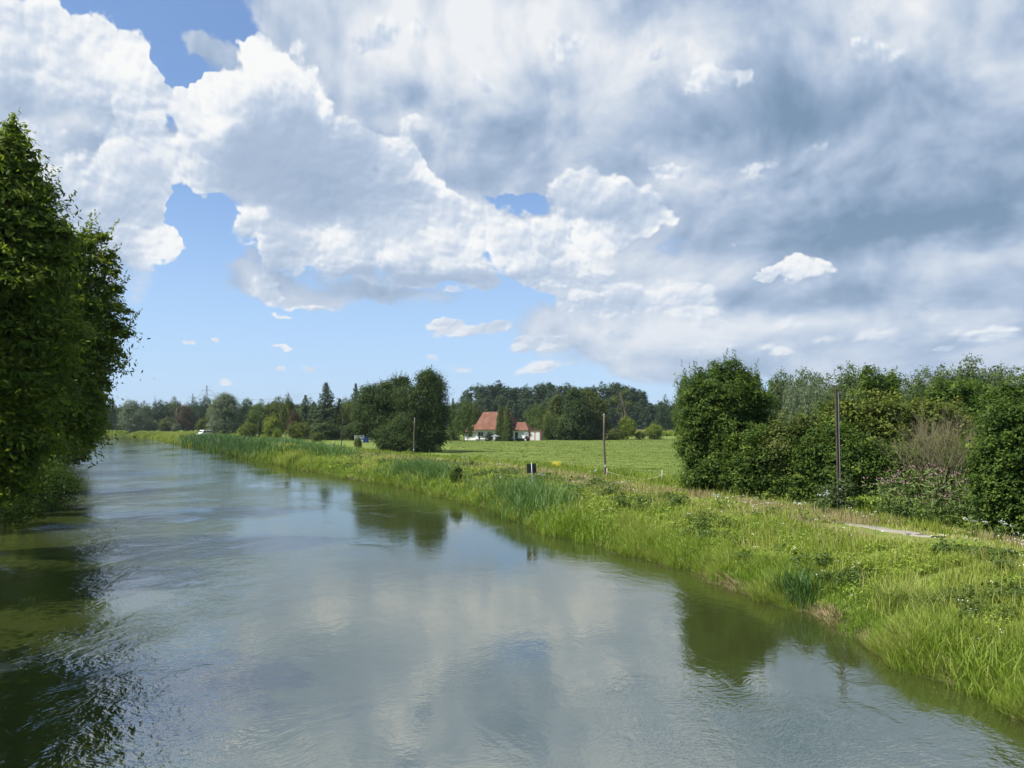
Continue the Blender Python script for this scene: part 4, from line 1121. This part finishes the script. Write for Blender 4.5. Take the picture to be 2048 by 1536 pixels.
# meadow sward: short tufts
n = 150000
d = sample_d(n, 38, 210, 1.02); X = at(900 + 560*rng.random(n), d); Y = d
sd, _ = bank_sd(X, Y); k = sd > 12; X, Y = X[k], Y[k]
t = .34 + .30*PATCH(X, Y, .09, 61) + .08*rng.normal(size=len(X)) - .18*(PATCH(X, Y, .9, 62) > .80)
blades('meadow_grass', X, Y, (.03+.06*rng.random(len(X)))*(1+.9*(PATCH(X, Y, .9, 62) > .80)), +.0007*np.hypot(X, Y), .5*rng.random(len(X)), 'meadow', t, 'grazed bright green sward of the meadow', 'grass', two=False)

# dead stalks washed against the waterline
X, Y, s, D = bank_points(16000, 9, 90, 1.25, -.32, .22)
k = PATCH(X, Y, .9, 91)*.5 + PATCH(X, Y, 3.1, 92)*.5 > .50; X, Y, s, D = X[k], Y[k], s[k], D[k]
o_ = blades('dead_stalks', X, Y, (.10+.20*rng.random(len(X))), lod(D, .010), 1.1*rng.random(len(X))+.6, 'straw', rng.random(len(X))*.8, 'dead pale stalks and litter lying along the waterline', 'litter', lean=(-.35, .05), z_off=.0)
# taller stalks and seed heads that stand out of the herbs
X, Y, s, D = bank_points(26000, 10, 140, 1.2, .8, 9.0)
k = PATCH(X, Y, .8, 81)*.6 + PATCH(X, Y, 2.6, 82)*.4 > .56; X, Y, s, D = X[k], Y[k], s[k], D[k]
k = ~((s > 4.8) & (s < 8.6) & (Y > 23.5) & (Y < 29.5)); X, Y, s, D = X[k], Y[k], s[k], D[k]
blades('tall_weeds', X, Y, (.28+.38*rng.random(len(X)))*np.clip(.8+D/90, .8, 1.5), lod(D, .009), .35*rng.random(len(X))+.05, 'grass', .25+.7*rng.random(len(X))**1.4, 'taller weed stalks and seed heads standing out of the bank growth', 'weeds')
# small flowers
def flower_scatter(n, d0, d1, s0, s1, thr, r, h, mat, name, label, seed):
    X, Y, s, D = bank_points(n, d0, d1, 1.2, s0, s1)
    k = PATCH(X, Y, .45, seed) > thr; X, Y, D = X[k], Y[k], D[k]
    Z = terrain_z(X, Y) + h*(.6+.7*rng.random(len(X)))
    i = np.repeat(np.arange(len(X)), 3)
    P = np.stack([X, Y, Z], 1)[i] + rng.normal(size=(len(i), 3))*np.array([.05, .05, .015])
    rr = (r*(np.maximum(D, 16)/16)**.6)[i]
    V, F = leaf_quads(P, rng.normal(size=(len(i), 3))*.35 + np.array([0, -.3, 1]), rr, rr*.8)
    o = link(name, np_mesh(name, V, F, M[mat])); tag(o, label, 'flowers', kind='stuff')
flower_scatter(800, 14, 75, 5.0, 9.6, .55, .013, .36, 'white', 'daisies', 'tiny white daisies scattered along the path', 71)
flower_scatter(120, 12, 60, .5, 5, .5, .014, .5, 'white', 'white_blossoms', 'single white blossoms on the bank slope', 75)
flower_scatter(500, 14, 60, 4.5, 8, .6, .011, .3, 'yellow', 'yellow_blossoms', 'tiny yellow blossoms in the dry grass', 79)

def umbel_plant(px, d, h, mat, name, label, r=.16, n=70, cat='plant', group=None):
    x = at(px, d); z = gz(x, d); mb = MB()
    heads = [(rng.normal()*.16, rng.normal()*.12, h*(.8+.2*rng.random())) for _ in range(5)]
    for a in heads: mb.tube([(0,0,-.05), (a[0]*.4, a[1]*.4, a[2]*.6), a], [.009,.007,.004], 5, cap=False)
    r *= .6; n = n//2; root = empty(name, (x, d, z)); mb.build('stem', M['balsam'], root)
    P = np.concatenate([np.array(a) + rng.normal(size=(n//5*2, 3))*np.array([r*.5, r*.5, r*.35]) for a in heads])
    V, F = leaf_quads(P, rng.normal(size=P.shape)*.35 + np.array([0,-.2,1]), .016, .013)
    link('blossoms', np_mesh('blossoms', V, F, M[mat]), root)
    P = np.stack([rng.normal(size=60)*.10, rng.normal(size=60)*.10, h*.7*rng.random(60)], 1)
    V, F = leaf_quads(P, rng.normal(size=P.shape)*.4 + np.array([0,0,1]), .07, .02)
    link('leaves', np_mesh('leaves', V, F, M['balsam'], rng.random(60)), root)
    tag(root, label, cat, group)
umbel_plant(1112, 53, 1.15, 'yellow', 'ragwort', 'ragwort with dense yellow flowers on the bank crest right of the signboard', .30, 700)
UG = 'white umbel plants on the bank crest'
for px, d, h, lb in ((1082, 49, .9, 'white umbel flower just right of the signboard'), (931, 62, 1.3, 'tall white umbel flower right of the small dark shrub'),
                     (1186, 51, .8, 'white umbel flower between the ragwort and the thick post'), (1440, 33, .8, 'white umbel flower below the largest shrub'),
                     (1600, 29.5, .8, 'white umbel flower left of the tallest post'), (1640, 31.5, 1.1, 'taller white umbel flower beside the tallest post'),
                     (1935, 26.6, .7, 'white flower cluster below the pink balsam thicket'), (1990, 25.6, .7, 'white flower cluster below the bright leaved bush')):
    umbel_plant(px, d, h, 'white', 'umbel_plant', lb, .13, 70, group=UG)

# leafy climber at the tallest post's foot
shrub('post_weed', 1683, 33.0, [(0,0,.6,.55,.4,.6), (-.5,0,1.0,.4,.3,.5), (.1,0,1.35,.35,.3,.35), (-.8,0,.5,.5,.4,.5)], 'pale', 260, 20, .045, .16, 'tall weeds climbing round the foot of the tallest post', aspect=.5, n_br=4, trunk_r=.02, cat='plant')

# ================================================================= posts, sign, fence
M['darkwood'] = plain_mat('dark_wood', (.07,.045,.03), .8, .2, vary=.2)
def post(px, d, ytop, r, lean=(0, 0), label='', mat='timber'):
    x = at(px, d); z = gz(x, d); h = CAM_H + (848-ytop)/FPX*d - z
    root = empty('timber_post', (x, d, z))
    n = 6; pts = [(lean[0]*i/n + .02*math.sin(i*1.3), lean[1]*i/n, -.3 + (h+.3)*i/n) for i in range(n+1)]
    MB().tube(pts, [r*(1.15-.25*i/n) for i in range(n+1)], 9).build('shaft', M[mat], root, smooth=True)
    MB().tube([(lean[0], lean[1], h), (lean[0], lean[1], h+.06), (lean[0], lean[1], h+.10)], [r*.98, r*.8, r*.2], 9).build('cap', M['steel'], root)
    b = MB().box((0, -r*1.15, h*.20), (.10, .05, .16)); b.build('insulator', plain_mat('porcelain', (.75,.75,.70), .3, .5), root, bevel=.01)
    tag(root, label, 'post', 'old timber posts in a line along the path'); return root
post(1209, 56, 830, .08, (-.05, 0), 'thick weathered post at the meadow edge, second nearest')
post(828, 96, 837, .08, (.08, 0), 'thin pale post in front of the three big willows')
post(683, 137, 840, .08, (.25, 0), 'dark leaning post beside the seated person', 'bark')
post(583, 180, 843, .08, (.12, 0), 'dark thin post against the yellow green garden bush', 'bark')
post(517, 224, 845, .08, (0, 0), 'thin post left of the dense round bush')
post(465, 268, 841, .13, (0, 0), 'pale post in front of the near silvery willow')

def rail_post():
    d = 33.7; x = at(1674, d); z = gz(x, d); h = CAM_H + (848-779)/FPX*d - z
    root = empty('rail_post', (x, d, z))
    w = .19
    MB().box((-.050, 0, (1.1+h)/2), (.045, .09, h-1.1)).build('flange', M['rust'], root, bevel=.006)
    MB().box((.050, 0, (1.2+h)/2-.06), (.030, .09, h-1.35)).build('flange', M['steel'], root, bevel=.006)
    MB().box((.003, .025, (1.0+h)/2), (.058, .014, h-1.05)).build('web', M['rust'], root)
    MB().box((0, 0, h+.02), (.15, .11, .05)).build('cap', M['rust'], root, bevel=.01)
    MB().box((.0, 0, .55), (.15, .12, 1.5)).build('base_block', plain_mat('concrete', (.30,.28,.25), .9, .1, bump=.3), root, bevel=.015)
    j = MB().box((.06, -.08, 1.12), (.13, .10, .19)).build('junction_box', plain_mat('white_enamel', (.78,.78,.74), .35, .5), root, bevel=.012)
    MB().tube([(.075,-.06,1.02), (.078,-.065,.5), (.07,-.06,-.1)], .012, 6).build('cable', M['bark'], root)
    tag(root, 'tallest post, a rusty double steel rail with a white box near its foot', 'post')
rail_post()

def signboard():
    d = 46; x = at(1066, d); z = gz(x, d); top = CAM_H - (926-848)/FPX*d - z
    root = empty('signboard', (x, d, z), R(14)); root.rotation_euler = (0, R(-3), R(14))
    MB().tube([(0,0,-.4), (0,0,top+.04)], .026, 10).build('post', M['steel'], root, smooth=True)
    w, h = .58, .56
    bd = MB().box((0, .045, top-.30), (w, .012, h)).build('board', plain_mat('board_back', (.055,.065,.050), .6, .3, vary=.3, scale=5), root, bevel=.004)
    for zz in (top-.14, top-.46):
        MB().box((0, .018, zz), (w*.82, .022, .035)).build('bracket', M['darkwood'], root, bevel=.003)
    tag(root, 'small square signboard on a thin metal post, seen from behind', 'sign')
signboard()

def fence():
    G = 'low fence posts at the meadow corner'
    pts = [(1213, 55.5, 'short pale stake beside the thick weathered post', .75), (1323, 50, 'short pale fence post left of the largest shrub', .95)]
    tops = []
    for px, d, lb, h in pts:
        x = at(px, d); z = gz(x, d); root = empty('fence_post', (x, d, z))
        MB().tube([(0,0,-.2), (0,0,h*.5), (.01,0,h)], [.055,.052,.045], 9).build('shaft', plain_mat('pale_stake', (.42,.36,.25), .9, .1, vary=.3, scale=9), root, smooth=True)
        MB().tube([(0,-.03,h*.72), (0,-.075,h*.72)], .018, 8).build('insulator', M['white'], root)
        tag(root, lb, 'post', G); tops.append(Vector((x, d-.08, z+h*.72)))
    tops.insert(1, Vector((at(1285, 51.5), 51.5, gz(at(1285, 51.5), 51.5)+.30)))
    mb = MB()
    for a, b in zip(tops[:-1], tops[1:]):
        n = 8
        for i in range(n):
            u, v = i/n, (i+1)/n
            p = a.lerp(b, u) - Vector((0,0,.35*u*(1-u))); q = a.lerp(b, v) - Vector((0,0,.35*v*(1-v)))
            mb.add([p+Vector((0,0,-.009)), q+Vector((0,0,-.009)), q+Vector((0,.003,.009)), p+Vector((0,.003,.009))], [(0,1,2,3)])
    o = mb.build('fence_tape', plain_mat('faded_tape', (.55,.52,.42), .7, .2)); tag(o, 'pale sagging fence tape between the two short posts', 'tape')
fence()

# ================================================================= farmhouse
D0 = 192.0
def rooftile():
    m, N = new_mat('clay_tiles')
    tc = N.new('ShaderNodeTexCoord'); P = tc.outputs['Object']
    n = N.noise(P, .7, 5, .65, dim='3D'); n2 = N.noise(P, 6, 3, .6, dim='3D')
    c = N.ramp(n, [(.25, (.12,.062,.044)), (.5, (.195,.092,.060)), (.75, (.28,.155,.105))])
    c = N.mix(N.math('MULTIPLY', n2, .45), c, (.15,.07,.045))
    wv = N.new('ShaderNodeTexWave', wave_type='BANDS', bands_direction='Z'); N.l.new(P, wv.inputs[0]); wv.inputs['Scale'].default_value = 1.6
    b = N.new('ShaderNodeBump'); b.inputs['Strength'].default_value = .5; b.inputs['Distance'].default_value = .06; N.l.new(wv.outputs[1], b.inputs['Height'])
    return finish(m, N, principled(N, c, .85, .15, normal=b.outputs[0]))
M['tile'] = rooftile()
M['render'] = plain_mat('white_render', (.80,.79,.75), .85, .2, vary=.05, scale=1.5)
M['salmon'] = plain_mat('salmon_render', (.66,.34,.27), .85, .2, vary=.06, scale=1.5)
M['glass'] = plain_mat('window_glass', (.03,.035,.04), .12, .6, vary=.1)
M['panel'] = plain_mat('white_panel', (.82,.82,.80), .45, .4, vary=.03)
M['rubber'] = plain_mat('rubber', (.02,.02,.02), .8, .2)

def gable_roof(root, x0, x1, y0, y1, ze, zr, hip0=0, hip1=0, th=.16, name='roof'):
    ym = (y0+y1)/2; mb = MB()
    v = [(x0,y0,ze),(x1,y0,ze),(x1,y1,ze),(x0,y1,ze),(x0+hip0,ym,zr),(x1-hip1,ym,zr)]
    v2 = [(a,b,c-th) for a,b,c in v]
    mb.add(v + v2, [(0,1,5,4),(2,3,4,5),(1,2,5),(3,0,4),(6,10,11,7),(8,11,10,9),(7,11,8),(9,10,6),(0,6,7,1),(1,7,8,2),(2,8,9,3),(3,9,6,0)])
    return mb.build(name, M['tile'], root)
def window(root, x, y, z, w, h):
    f = MB()
    t = .07
    for cx, cz, sx, sz in ((x, z+h/2-t/2, w, t), (x, z-h/2+t/2, w, t), (x-w/2+t/2, z, t, h-2*t), (x+w/2-t/2, z, t, h-2*t), (x, z, .05, h-2*t)):
        f.box((cx, y-.05, cz), (sx, .09, sz))
    fr = f.build('window', M['panel'], root)
    MB().box((x, y-.022, z), (w-2*t, .03, h-2*t)).build('pane', M['glass'], fr)
    MB().box((x, y-.09, z-h/2-.04), (w+.16, .16, .05)).build('sill', M['steel'], fr)

def farmhouse():
    x = at(996, D0); root = empty('farmhouse', (x, D0+5, 1.12), R(-18))
    # coordinates: x along the front, front wall at y = -5
    MB().box((0, 0, 1.55), (9.2, 8.6, 3.1)).build('wall', M['render'], root)
    r = gable_roof(root, -5.0, 5.0, -5.2, 5.2, 2.75, 7.2, .9, 1.6)
    c = MB().box((2.9, .2, 6.9), (.55, .55, 1.9)).build('chimney', M['darkwood'], r)
    MB().box((2.9, .2, 7.92), (.66, .66, .10)).build('chimney_cap', M['panel'], c)
    sk = MB().box((2.6, -3.3, 4.62), (1.0, .9, .12)); s = sk.build('skylight', M['glass'], r); s.rotation_euler = (0, 0, 0)
    # lean-to on the left
    MB().box((-6.2, -1.6, 1.15), (3.2, 5.0, 2.3)).build('annex_wall', M['render'], root)
    mb = MB(); v = [(-8.1,-4.7,2.05),(-4.55,-4.7,2.05),(-4.55,1.2,3.9),(-8.1,1.2,3.9)]
    mb.add(v + [(a,b,c-.15) for a,b,c in v], [(0,1,2,3),(7,6,5,4),(0,4,5,1),(1,5,6,2),(2,6,7,3),(3,7,4,0)]); mb.build('lean_to_roof', M['tile'], root)
    window(root, -6.1, -4.1, 1.45, .8, .8)
    window(root, -3.2, -4.3, 1.55, 1.5, 1.1); window(root, -.9, -4.3, 1.55, 1.1, 1.1)
    MB().box((1.6, -4.34, 1.05), (1.0, .08, 2.1)).build('door', M['darkwood'], root, bevel=.01)
    MB().box((0, -4.36, 2.72), (9.2, .12, .16)).build('gutter', M['darkwood'], root)
    MB().box((0, -4.32, .16), (9.2, .05, .32)).build('plinth', M['steel'], root)
    tag(root, 'white farmhouse with a large red tiled hipped roof and lean-to behind the thujas', 'house')
    x = at(1043, D0); root = empty('annex_house', (x, D0+4, 1.12), R(-12))
    MB().box((0, 0, 1.35), (4.8, 6.4, 2.7)).build('wall', M['render'], root)
    gable_roof(root, -2.9, 2.55, -3.7, 3.7, 2.62, 4.55, .2, 1.5)
    MB().box((-1.9, -3.3, 1.35), (1.9, .6, 2.5)).build('porch_wall', M['render'], root)
    MB().box((-1.4, -3.75, 2.62), (2.4, 1.0, .14)).build('porch_roof', M['darkwood'], root)
    MB().box((-.65, -3.24, 1.0), (.8, .08, 2.0)).build('door', M['darkwood'], root, bevel=.01)
    window(root, 1.75, -3.2, 1.45, .45, .55)
    MB().box((-1.5, -2.5, 3.95), (.9, .1, .6)).build('skylight', M['glass'], root)
    tag(root, 'low white annex with a red tiled roof between the thujas and the garage', 'house')
    x = at(1073, D0); root = empty('garage', (x, D0+2.5, 1.12), R(-10))
    MB().box((0, 0, 1.2), (2.7, 4.6, 2.4)).build('wall', M['salmon'], root)
    MB().box((0, -.05, 2.47), (2.9, 4.9, .14)).build('roof', M['tile'], root)
    for dx in (-.58, .72):
        g = MB().box((dx, -2.33, 1.0), (.92, .06, 1.95)).build('garage_door', M['panel'], root)
        b = MB()
        for k in range(4): b.box((dx, -2.367, .3+.45*k), (.86, .012, .03))
        b.build('door_rib', M['steel'], g)
    MB().box((0, -2.34, 2.2), (2.7, .05, .12)).build('fascia', M['panel'], root)
    tag(root, 'salmon pink flat roofed garage with two white doors', 'garage')
farmhouse()

def wheel(mb_root, x, y, r, w=.2):
    t = MB().tube([(x-w/2, y, r), (x+w/2, y, r)], r, 16).build('wheel', M['rubber'], mb_root, bevel=.02)
    MB().tube([(x-w/2-.01, y, r), (x+w/2+.01, y, r)], r*.55, 12).build('rim', M['steel'], t)
def trailer():
    x = at(1040, D0-6); root = empty('flat_trailer', (x, D0-6, gz(x, D0-6)), R(4))
    MB().box((0,0,.62), (2.3,1.4,.10)).build('deck', M['darkwood'], root)
    MB().box((0,-.72,.70), (2.3,.05,.10)).build('side_rail', M['steel'], root)
    MB().tube([(-1.15,0,.55), (-1.9,0,.50)], .04, 8).build('drawbar', M['steel'], root)
    for s in (-.35, .35): 
        t = MB().tube([(s, -.75, .3), (s, -.57, .3)], .3, 16).build('wheel', M['rubber'], root)
        t2 = MB().tube([(s, .57, .3), (s, .75, .3)], .3, 16).build('wheel', M['rubber'], root)
    tag(root, 'low dark flatbed trailer parked before the annex', 'trailer')
    x = at(1052, D0-7); root = empty('small_tractor', (x, D0-7, gz(x, D0-7)), R(-8))
    MB().box((.15,0,.75), (1.0,.75,.45), taper=.9).build('body', M['darkwood'], root, bevel=.05)
    MB().box((-.55,0,.85), (.7,.55,.38), taper=.85).build('bonnet', M['panel'], root, bevel=.05)
    cb = MB()
    for sx in (-.25, .55):
        for sy in (-.36, .36): cb.box((sx, sy, 1.42), (.06, .06, 1.0))
    cb.box((.15,-.36,1.4), (.8,.03,.06)).box((.15,0,1.96), (.95,.85,.08)); cb.build('cab_frame', M['panel'], root)
    MB().box((.25,0,1.12), (.35,.4,.35)).build('seat', M['rubber'], root, bevel=.04)
    for sx, rr in ((.45,.42), (-.65,.28)):
        for sy in (-.5, .5):
            MB().tube([(sx, sy-.1, rr), (sx, sy+.1, rr)], rr, 16).build('wheel', M['rubber'], root, bevel=.02)
    tag(root, 'small tractor with a pale open cab frame before the annex wall', 'tractor')
trailer()

def garden_bits():
    x = at(978, D0-8); shrub('garden_shrub', 978, D0-8, [(0,0,1.0,1.3,1.0,1.0), (.4,0,1.7,.7,.7,.6)], 'willow', 160, 14, .12, .35, 'thin grey green shrub under the farmhouse windows', n_br=4, trunk_r=.04)
    x = at(991, D0-10); root = empty('parasol', (x, D0-10, gz(x, D0-10)))
    MB().tube([(0,0,0), (0,0,1.55)], .03, 8).build('pole', M['darkwood'], root)
    mb = MB(); n = 8; mb.add([(0,0,1.62)] + [(1.15*math.cos(k*6.283/n), 1.15*math.sin(k*6.283/n), 1.15) for k in range(n)] + [(0,0,1.54)], [(0,1+k,1+(k+1)%n) for k in range(n)] + [(n+1,1+(k+1)%n,1+k) for k in range(n)])
    mb.build('canopy', M['steel'], root)
    tag(root, 'low grey garden parasol at the left foot of the thujas', 'parasol')
    x = at(957, D0-9); root = empty('garden_chair', (x, D0-9, gz(x, D0-9)), R(40))
    MB().box((0,0,.42), (.5,.5,.05)).build('seat', M['darkwood'], root); b = MB().box((.27,0,.78), (.05,.5,.72)).build('backrest', M['darkwood'], root)
    for sx in (-.21,.21):
        for sy in (-.21,.21): MB().box((sx, sy, .2), (.04,.04,.4)).build('leg', M['darkwood'], root)
    tag(root, 'dark garden chair before the lean-to window', 'chair')
garden_bits()

# white rail gate and blue barrels at the garden
def gate():
    d = 170; x = at(735, d); z = gz(x, d); root = empty('rail_gate', (x, d, z), R(3))
    for dx in (-2.7, -.3, 2.4): MB().box((dx, 0, .78), (.11, .11, 1.56)).build('post', M['panel'], root)
    for zz in (.45, .80, 1.12, 1.42):
        MB().box((-1.5, 0, zz), (2.28, .05, .09)).build('rail', M['panel'], root)
        MB().box((1.05, 0, zz), (2.58, .05, .09)).build('rail', M['panel'], root)
    tag(root, 'white wooden rail gate at the edge of the garden by the willows', 'gate')
    bl = plain_mat('blue_plastic', (.02,.07,.33), .4, .4)
    for k, (px, lb) in enumerate(((729.5, 'left one of the two blue barrels before the white gate'), (735.5, 'right one of the two blue barrels before the white gate'))):
        xx = at(px, 168); root = empty('barrel', (xx, 168, gz(xx, 168)))
        MB().tube([(0,0,0),(0,0,.05),(0,0,.5),(0,0,.55),(0,0,1.0),(0,0,1.30)], [.27,.30,.31,.33,.31,.29], 18).build('drum', bl, root, smooth=True)
        MB().tube([(0,0,1.30),(0,0,1.36)], .31, 18).build('lid', bl, root)
        tag(root, lb, 'barrel', 'blue barrels')
gate()

# white van half hidden by the bank growth
def van():
    d = 236; x = at(410, d); z = gz(x, d); root = empty('parked_van', (x, d, z), R(58))
    body = MB(); sec = [(-2.2,.55),(-2.2,1.0),(-1.55,1.25),(-1.05,2.05),(-.8,2.2),(2.15,2.2),(2.25,2.05),(2.3,.55)]
    n = len(sec); W2 = .95
    body.add([(a,-W2,b) for a,b in sec] + [(a,W2,b) for a,b in sec], [tuple(range(n)), tuple(range(2*n-1, n-1, -1))] + [(i, i+n, (i+1)%n+n, (i+1)%n) for i in range(n)])
    body.build('body', plain_mat('white_paint', (.80,.80,.78), .3, .5, vary=.03), root, bevel=.05)
    for a, b in ((-.95, -.1), (.15, 1.0), (1.15, 2.0)):
        MB().box(((a+b)/2, -W2-.005, 1.68), (b-a, .03, .50)).build('window', M['glass'], root)
    MB().box((-1.33,0,1.66), (.03,1.6,.62)).build('windscreen', M['glass'], root)
    for sx in (-1.45, 1.5):
        for sy in (-.86, .86): 
            t = MB().tube([(sx, sy-.11, .33), (sx, sy+.11, .33)], .33, 18).build('wheel', M['rubber'], root)
            MB().tube([(sx, sy-.12, .33), (sx, sy+.12, .33)], .19, 12).build('rim', M['steel'], t)
    tag(root, 'white van parked behind the bank growth, below the near silvery willow', 'van')
van()

# corn and wheat beyond the meadow
def crop(name, px0, px1, d0, d1, h, mat, t0, label, n):
    d = d0 + (d1-d0)*rng.random(n); X = at(px0 + (px1-px0)*rng.random(n), d)
    blades(name, X, d, h*(.85+.3*rng.random(n)), .0018*d, .15*rng.random(n), mat, t0 + .2*rng.random(n), label, 'crop', two=False)
crop('corn_field', 1215, 1420, 262, 292, 1.5, 'grass', .35, 'strip of green maize beyond the meadow', 9000)
crop('wheat_field', 1180, 1440, 300, 425, 1.15, 'straw', .25, 'strip of ripe golden wheat before the forest', 22000)
crop('hay_meadow', 200, 560, 240, 395, .45, 'grass', .45, 'bright grass field beyond the river bend', 26000)

# ================================================================= pylons and wires
def pylon(px, ytop, d, label, sc=1.0):
    x = at(px, d); z = 1.1; h = CAM_H + (848-ytop)/FPX*d - z
    root = empty('pylon', (x, d, z), R(18)); t = .16*sc
    legs = MB(); br = MB()
    def hw(u): return 3.2*(1-u)**1.25 + .35
    N_ = 14
    for sx, sy in ((-1,-1),(1,-1),(1,1),(-1,1)):
        legs.tube([(sx*hw(i/N_), sy*hw(i/N_), h*i/N_) for i in range(N_+1)], t, 4)
    for i in range(N_):
        a, b = hw(i/N_), hw((i+1)/N_); z0, z1 = h*i/N_, h*(i+1)/N_
        for sy in (-1, 1):
            br.tube([(-a, sy*a, z0), (b, sy*b, z1)], t*.55, 3); br.tube([(a, sy*a, z0), (-b, sy*b, z1)], t*.55, 3); br.tube([(-b, sy*b, z1), (b, sy*b, z1)], t*.5, 3)
    legs.build('mast', M['steel'], root); br.build('bracing', M['steel'], root)
    tips = []
    for u, L in ((.66, 6.2), (.76, 8.0), (.88, 5.2)):
        m = MB(); zz = h*u
        for s in (-1, 1):
            m.tube([(0,0,zz), (s*L,0,zz)], t*.7, 4); m.tube([(s*hw(u),0,zz+1.8), (s*L,0,zz)], t*.6, 4)
            m.tube([(s*L,0,zz), (s*L,0,zz-1.6)], t*.5, 4); tips.append((s*L, zz-1.6))
        m.build('crossarm', M['steel'], root)
    tag(root, label, 'pylon', 'power pylons on the horizon')
    return x, d, z, tips
p1 = pylon(413, 771, 800, 'taller lattice power pylon above the far tree row', 1.3)
p2 = pylon(385, 787, 1000, 'shorter lattice power pylon left of the taller one', 1.5)
def wires(a, b, label, sag=7, r=.09):
    mb = MB()
    for (ta, za), (tb, zb) in zip(a[3], b[3]):
        c, s = math.cos(R(18)), math.sin(R(18))
        A = Vector((a[0]+ta*c, a[1]+ta*s, a[2]+za)); B = Vector((b[0]+tb*c, b[1]+tb*s, b[2]+zb))
        mb.tube([A.lerp(B, i/12) - Vector((0,0,sag*4*(i/12)*(1-i/12))) for i in range(13)], r, 3, cap=False)
    o = mb.build('power_line', M['steel']); tag(o, label, 'cable')
wires(p1, p2, 'bundle of power lines strung between the two pylons', 5)
wires(p2, (at(190, 1150), 1150, 1.1, [(t, zz-6) for t, zz in p2[3]]), 'bundle of power lines running left from the shorter pylon behind the ash')
wires(p1, (at(620, 700), 700, -4, p1[3]), 'bundle of power lines running right from the taller pylon')

# ================================================================= person seated on the bank
def person():
    d = 124.0; x = at(667.5, d); z = gz(x, d)
    J = {'pelvis':(0,0,.42),'waist':(0,.02,.60),'chest':(0,.0,.84),'neck':(0,-.01,1.01),'head0':(0,-.03,1.10),'head1':(0,-.03,1.22),
         'shl':(-.19,0,.93),'ell':(-.25,-.10,.68),'wrl':(-.12,-.32,.58),'hdl':(-.08,-.38,.57),
         'shr':(.19,0,.93),'elr':(.25,-.10,.68),'wrr':(.12,-.32,.58),'hdr':(.08,-.38,.57),
         'hpl':(-.10,-.02,.42),'knl':(-.14,-.45,.46),'anl':(-.13,-.50,.06),'tol':(-.13,-.68,.03),
         'hpr':(.10,-.02,.42),'knr':(.14,-.45,.46),'anr':(.13,-.50,.06),'tor':(.13,-.68,.03)}
    E = [('pelvis','waist'),('waist','chest'),('chest','neck'),('neck','head0'),('head0','head1'),('chest','shl'),('shl','ell'),('ell','wrl'),('wrl','hdl'),
         ('chest','shr'),('shr','elr'),('elr','wrr'),('wrr','hdr'),('pelvis','hpl'),('hpl','knl'),('knl','anl'),('anl','tol'),('pelvis','hpr'),('hpr','knr'),('knr','anr'),('anr','tor')]
    RAD = {'pelvis':.15,'waist':.13,'chest':.15,'neck':.055,'head0':.085,'head1':.085,'sh':.065,'el':.042,'wr':.03,'hd':.035,'hp':.09,'kn':.06,'an':.04,'to':.035}
    def skin(name, keys, mat, extra, parent, lv=1):
        ks = [k for k in J if k in keys]; idx = {k: i for i, k in enumerate(ks)}
        me = bpy.data.meshes.new(name); me.from_pydata([J[k] for k in ks], [(idx[a], idx[b]) for a, b in E if a in idx and b in idx], [])
        o = link(name, me, parent); md = o.modifiers.new('skin', 'SKIN'); o.modifiers.new('sub', 'SUBSURF').levels = lv; o.modifiers['sub'].render_levels = lv
        for k in ks:
            r = RAD.get(k) or RAD[k[:2]]; me.skin_vertices[0].data[idx[k]].radius = (r+extra, r+extra)
        me.skin_vertices[0].data[0].use_root = True
        for p in me.polygons: p.use_smooth = True
        me.materials.append(mat); return o
    root = empty('person', (x, d, z), R(150))
    skinm = plain_mat('skin', (.50,.30,.20), .6, .3, vary=.05)
    skin('body', set(J), skinm, 0, root)
    skin('shirt', {'pelvis','waist','chest','shl','shr','ell','elr'}, plain_mat('navy_shirt', (.012,.014,.035), .85, .1), .018, root)
    skin('trousers', {'pelvis','hpl','hpr','knl','knr'}, plain_mat('pale_shorts', (.55,.55,.56), .85, .1), .022, root)
    h = MB(); n = 12
    vs = []; fs = []
    for j in range(5):
        ph = j/4*math.pi/2
        for k in range(n): vs.append((.107*math.cos(ph)*math.cos(k*6.283/n), -.03+.115*math.cos(ph)*math.sin(k*6.283/n), 1.21+.11*math.sin(ph)))
    for j in range(4):
        for k in range(n): fs.append((j*n+k, j*n+(k+1)%n, (j+1)*n+(k+1)%n, (j+1)*n+k))
    h.add(vs, fs); h.box((0,-.18,1.215), (.15,.14,.015)); h.build('cap', plain_mat('straw_cap', (.62,.42,.12), .8, .1), root, smooth=True)
    tag(root, 'person in a dark shirt and straw coloured cap sitting in the bank grass', 'person')
    st = empty('folding_stool', (x, d+.05, z))
    MB().box((0,0,.30), (.42,.40,.05)).build('seat', M['darkwood'], st)
    for sx in (-.17,.17):
        for sy in (-.16,.16): MB().tube([(sx,sy,-.05),(-sx*.6,sy,.28)], .014, 6).build('leg', M['steel'], st)
    tag(st, 'low folding stool under the seated person', 'stool')

person_built = person()

# ================================================================= thin summer haze in the air
def haze():
    m = bpy.data.materials.new('haze_air'); m.use_nodes = True; m.node_tree.nodes.clear(); N = Nodes(m.node_tree)
    v = N.new('ShaderNodeVolumePrincipled'); v.inputs['Color'].default_value = (.80,.88,1.0,1); v.inputs['Density'].default_value = HAZE
    v.inputs['Anisotropy'].default_value = .2
    out = N.new('ShaderNodeOutputMaterial'); N.l.new(v.outputs[0], out.inputs['Volume'])
    o = MB().box((0, 2400, 29), (7600, 6000, 66)).build('haze', m)
    tag(o, 'thin pale summer haze over the plain', 'haze', kind='stuff')
HAZE = .00009
haze()
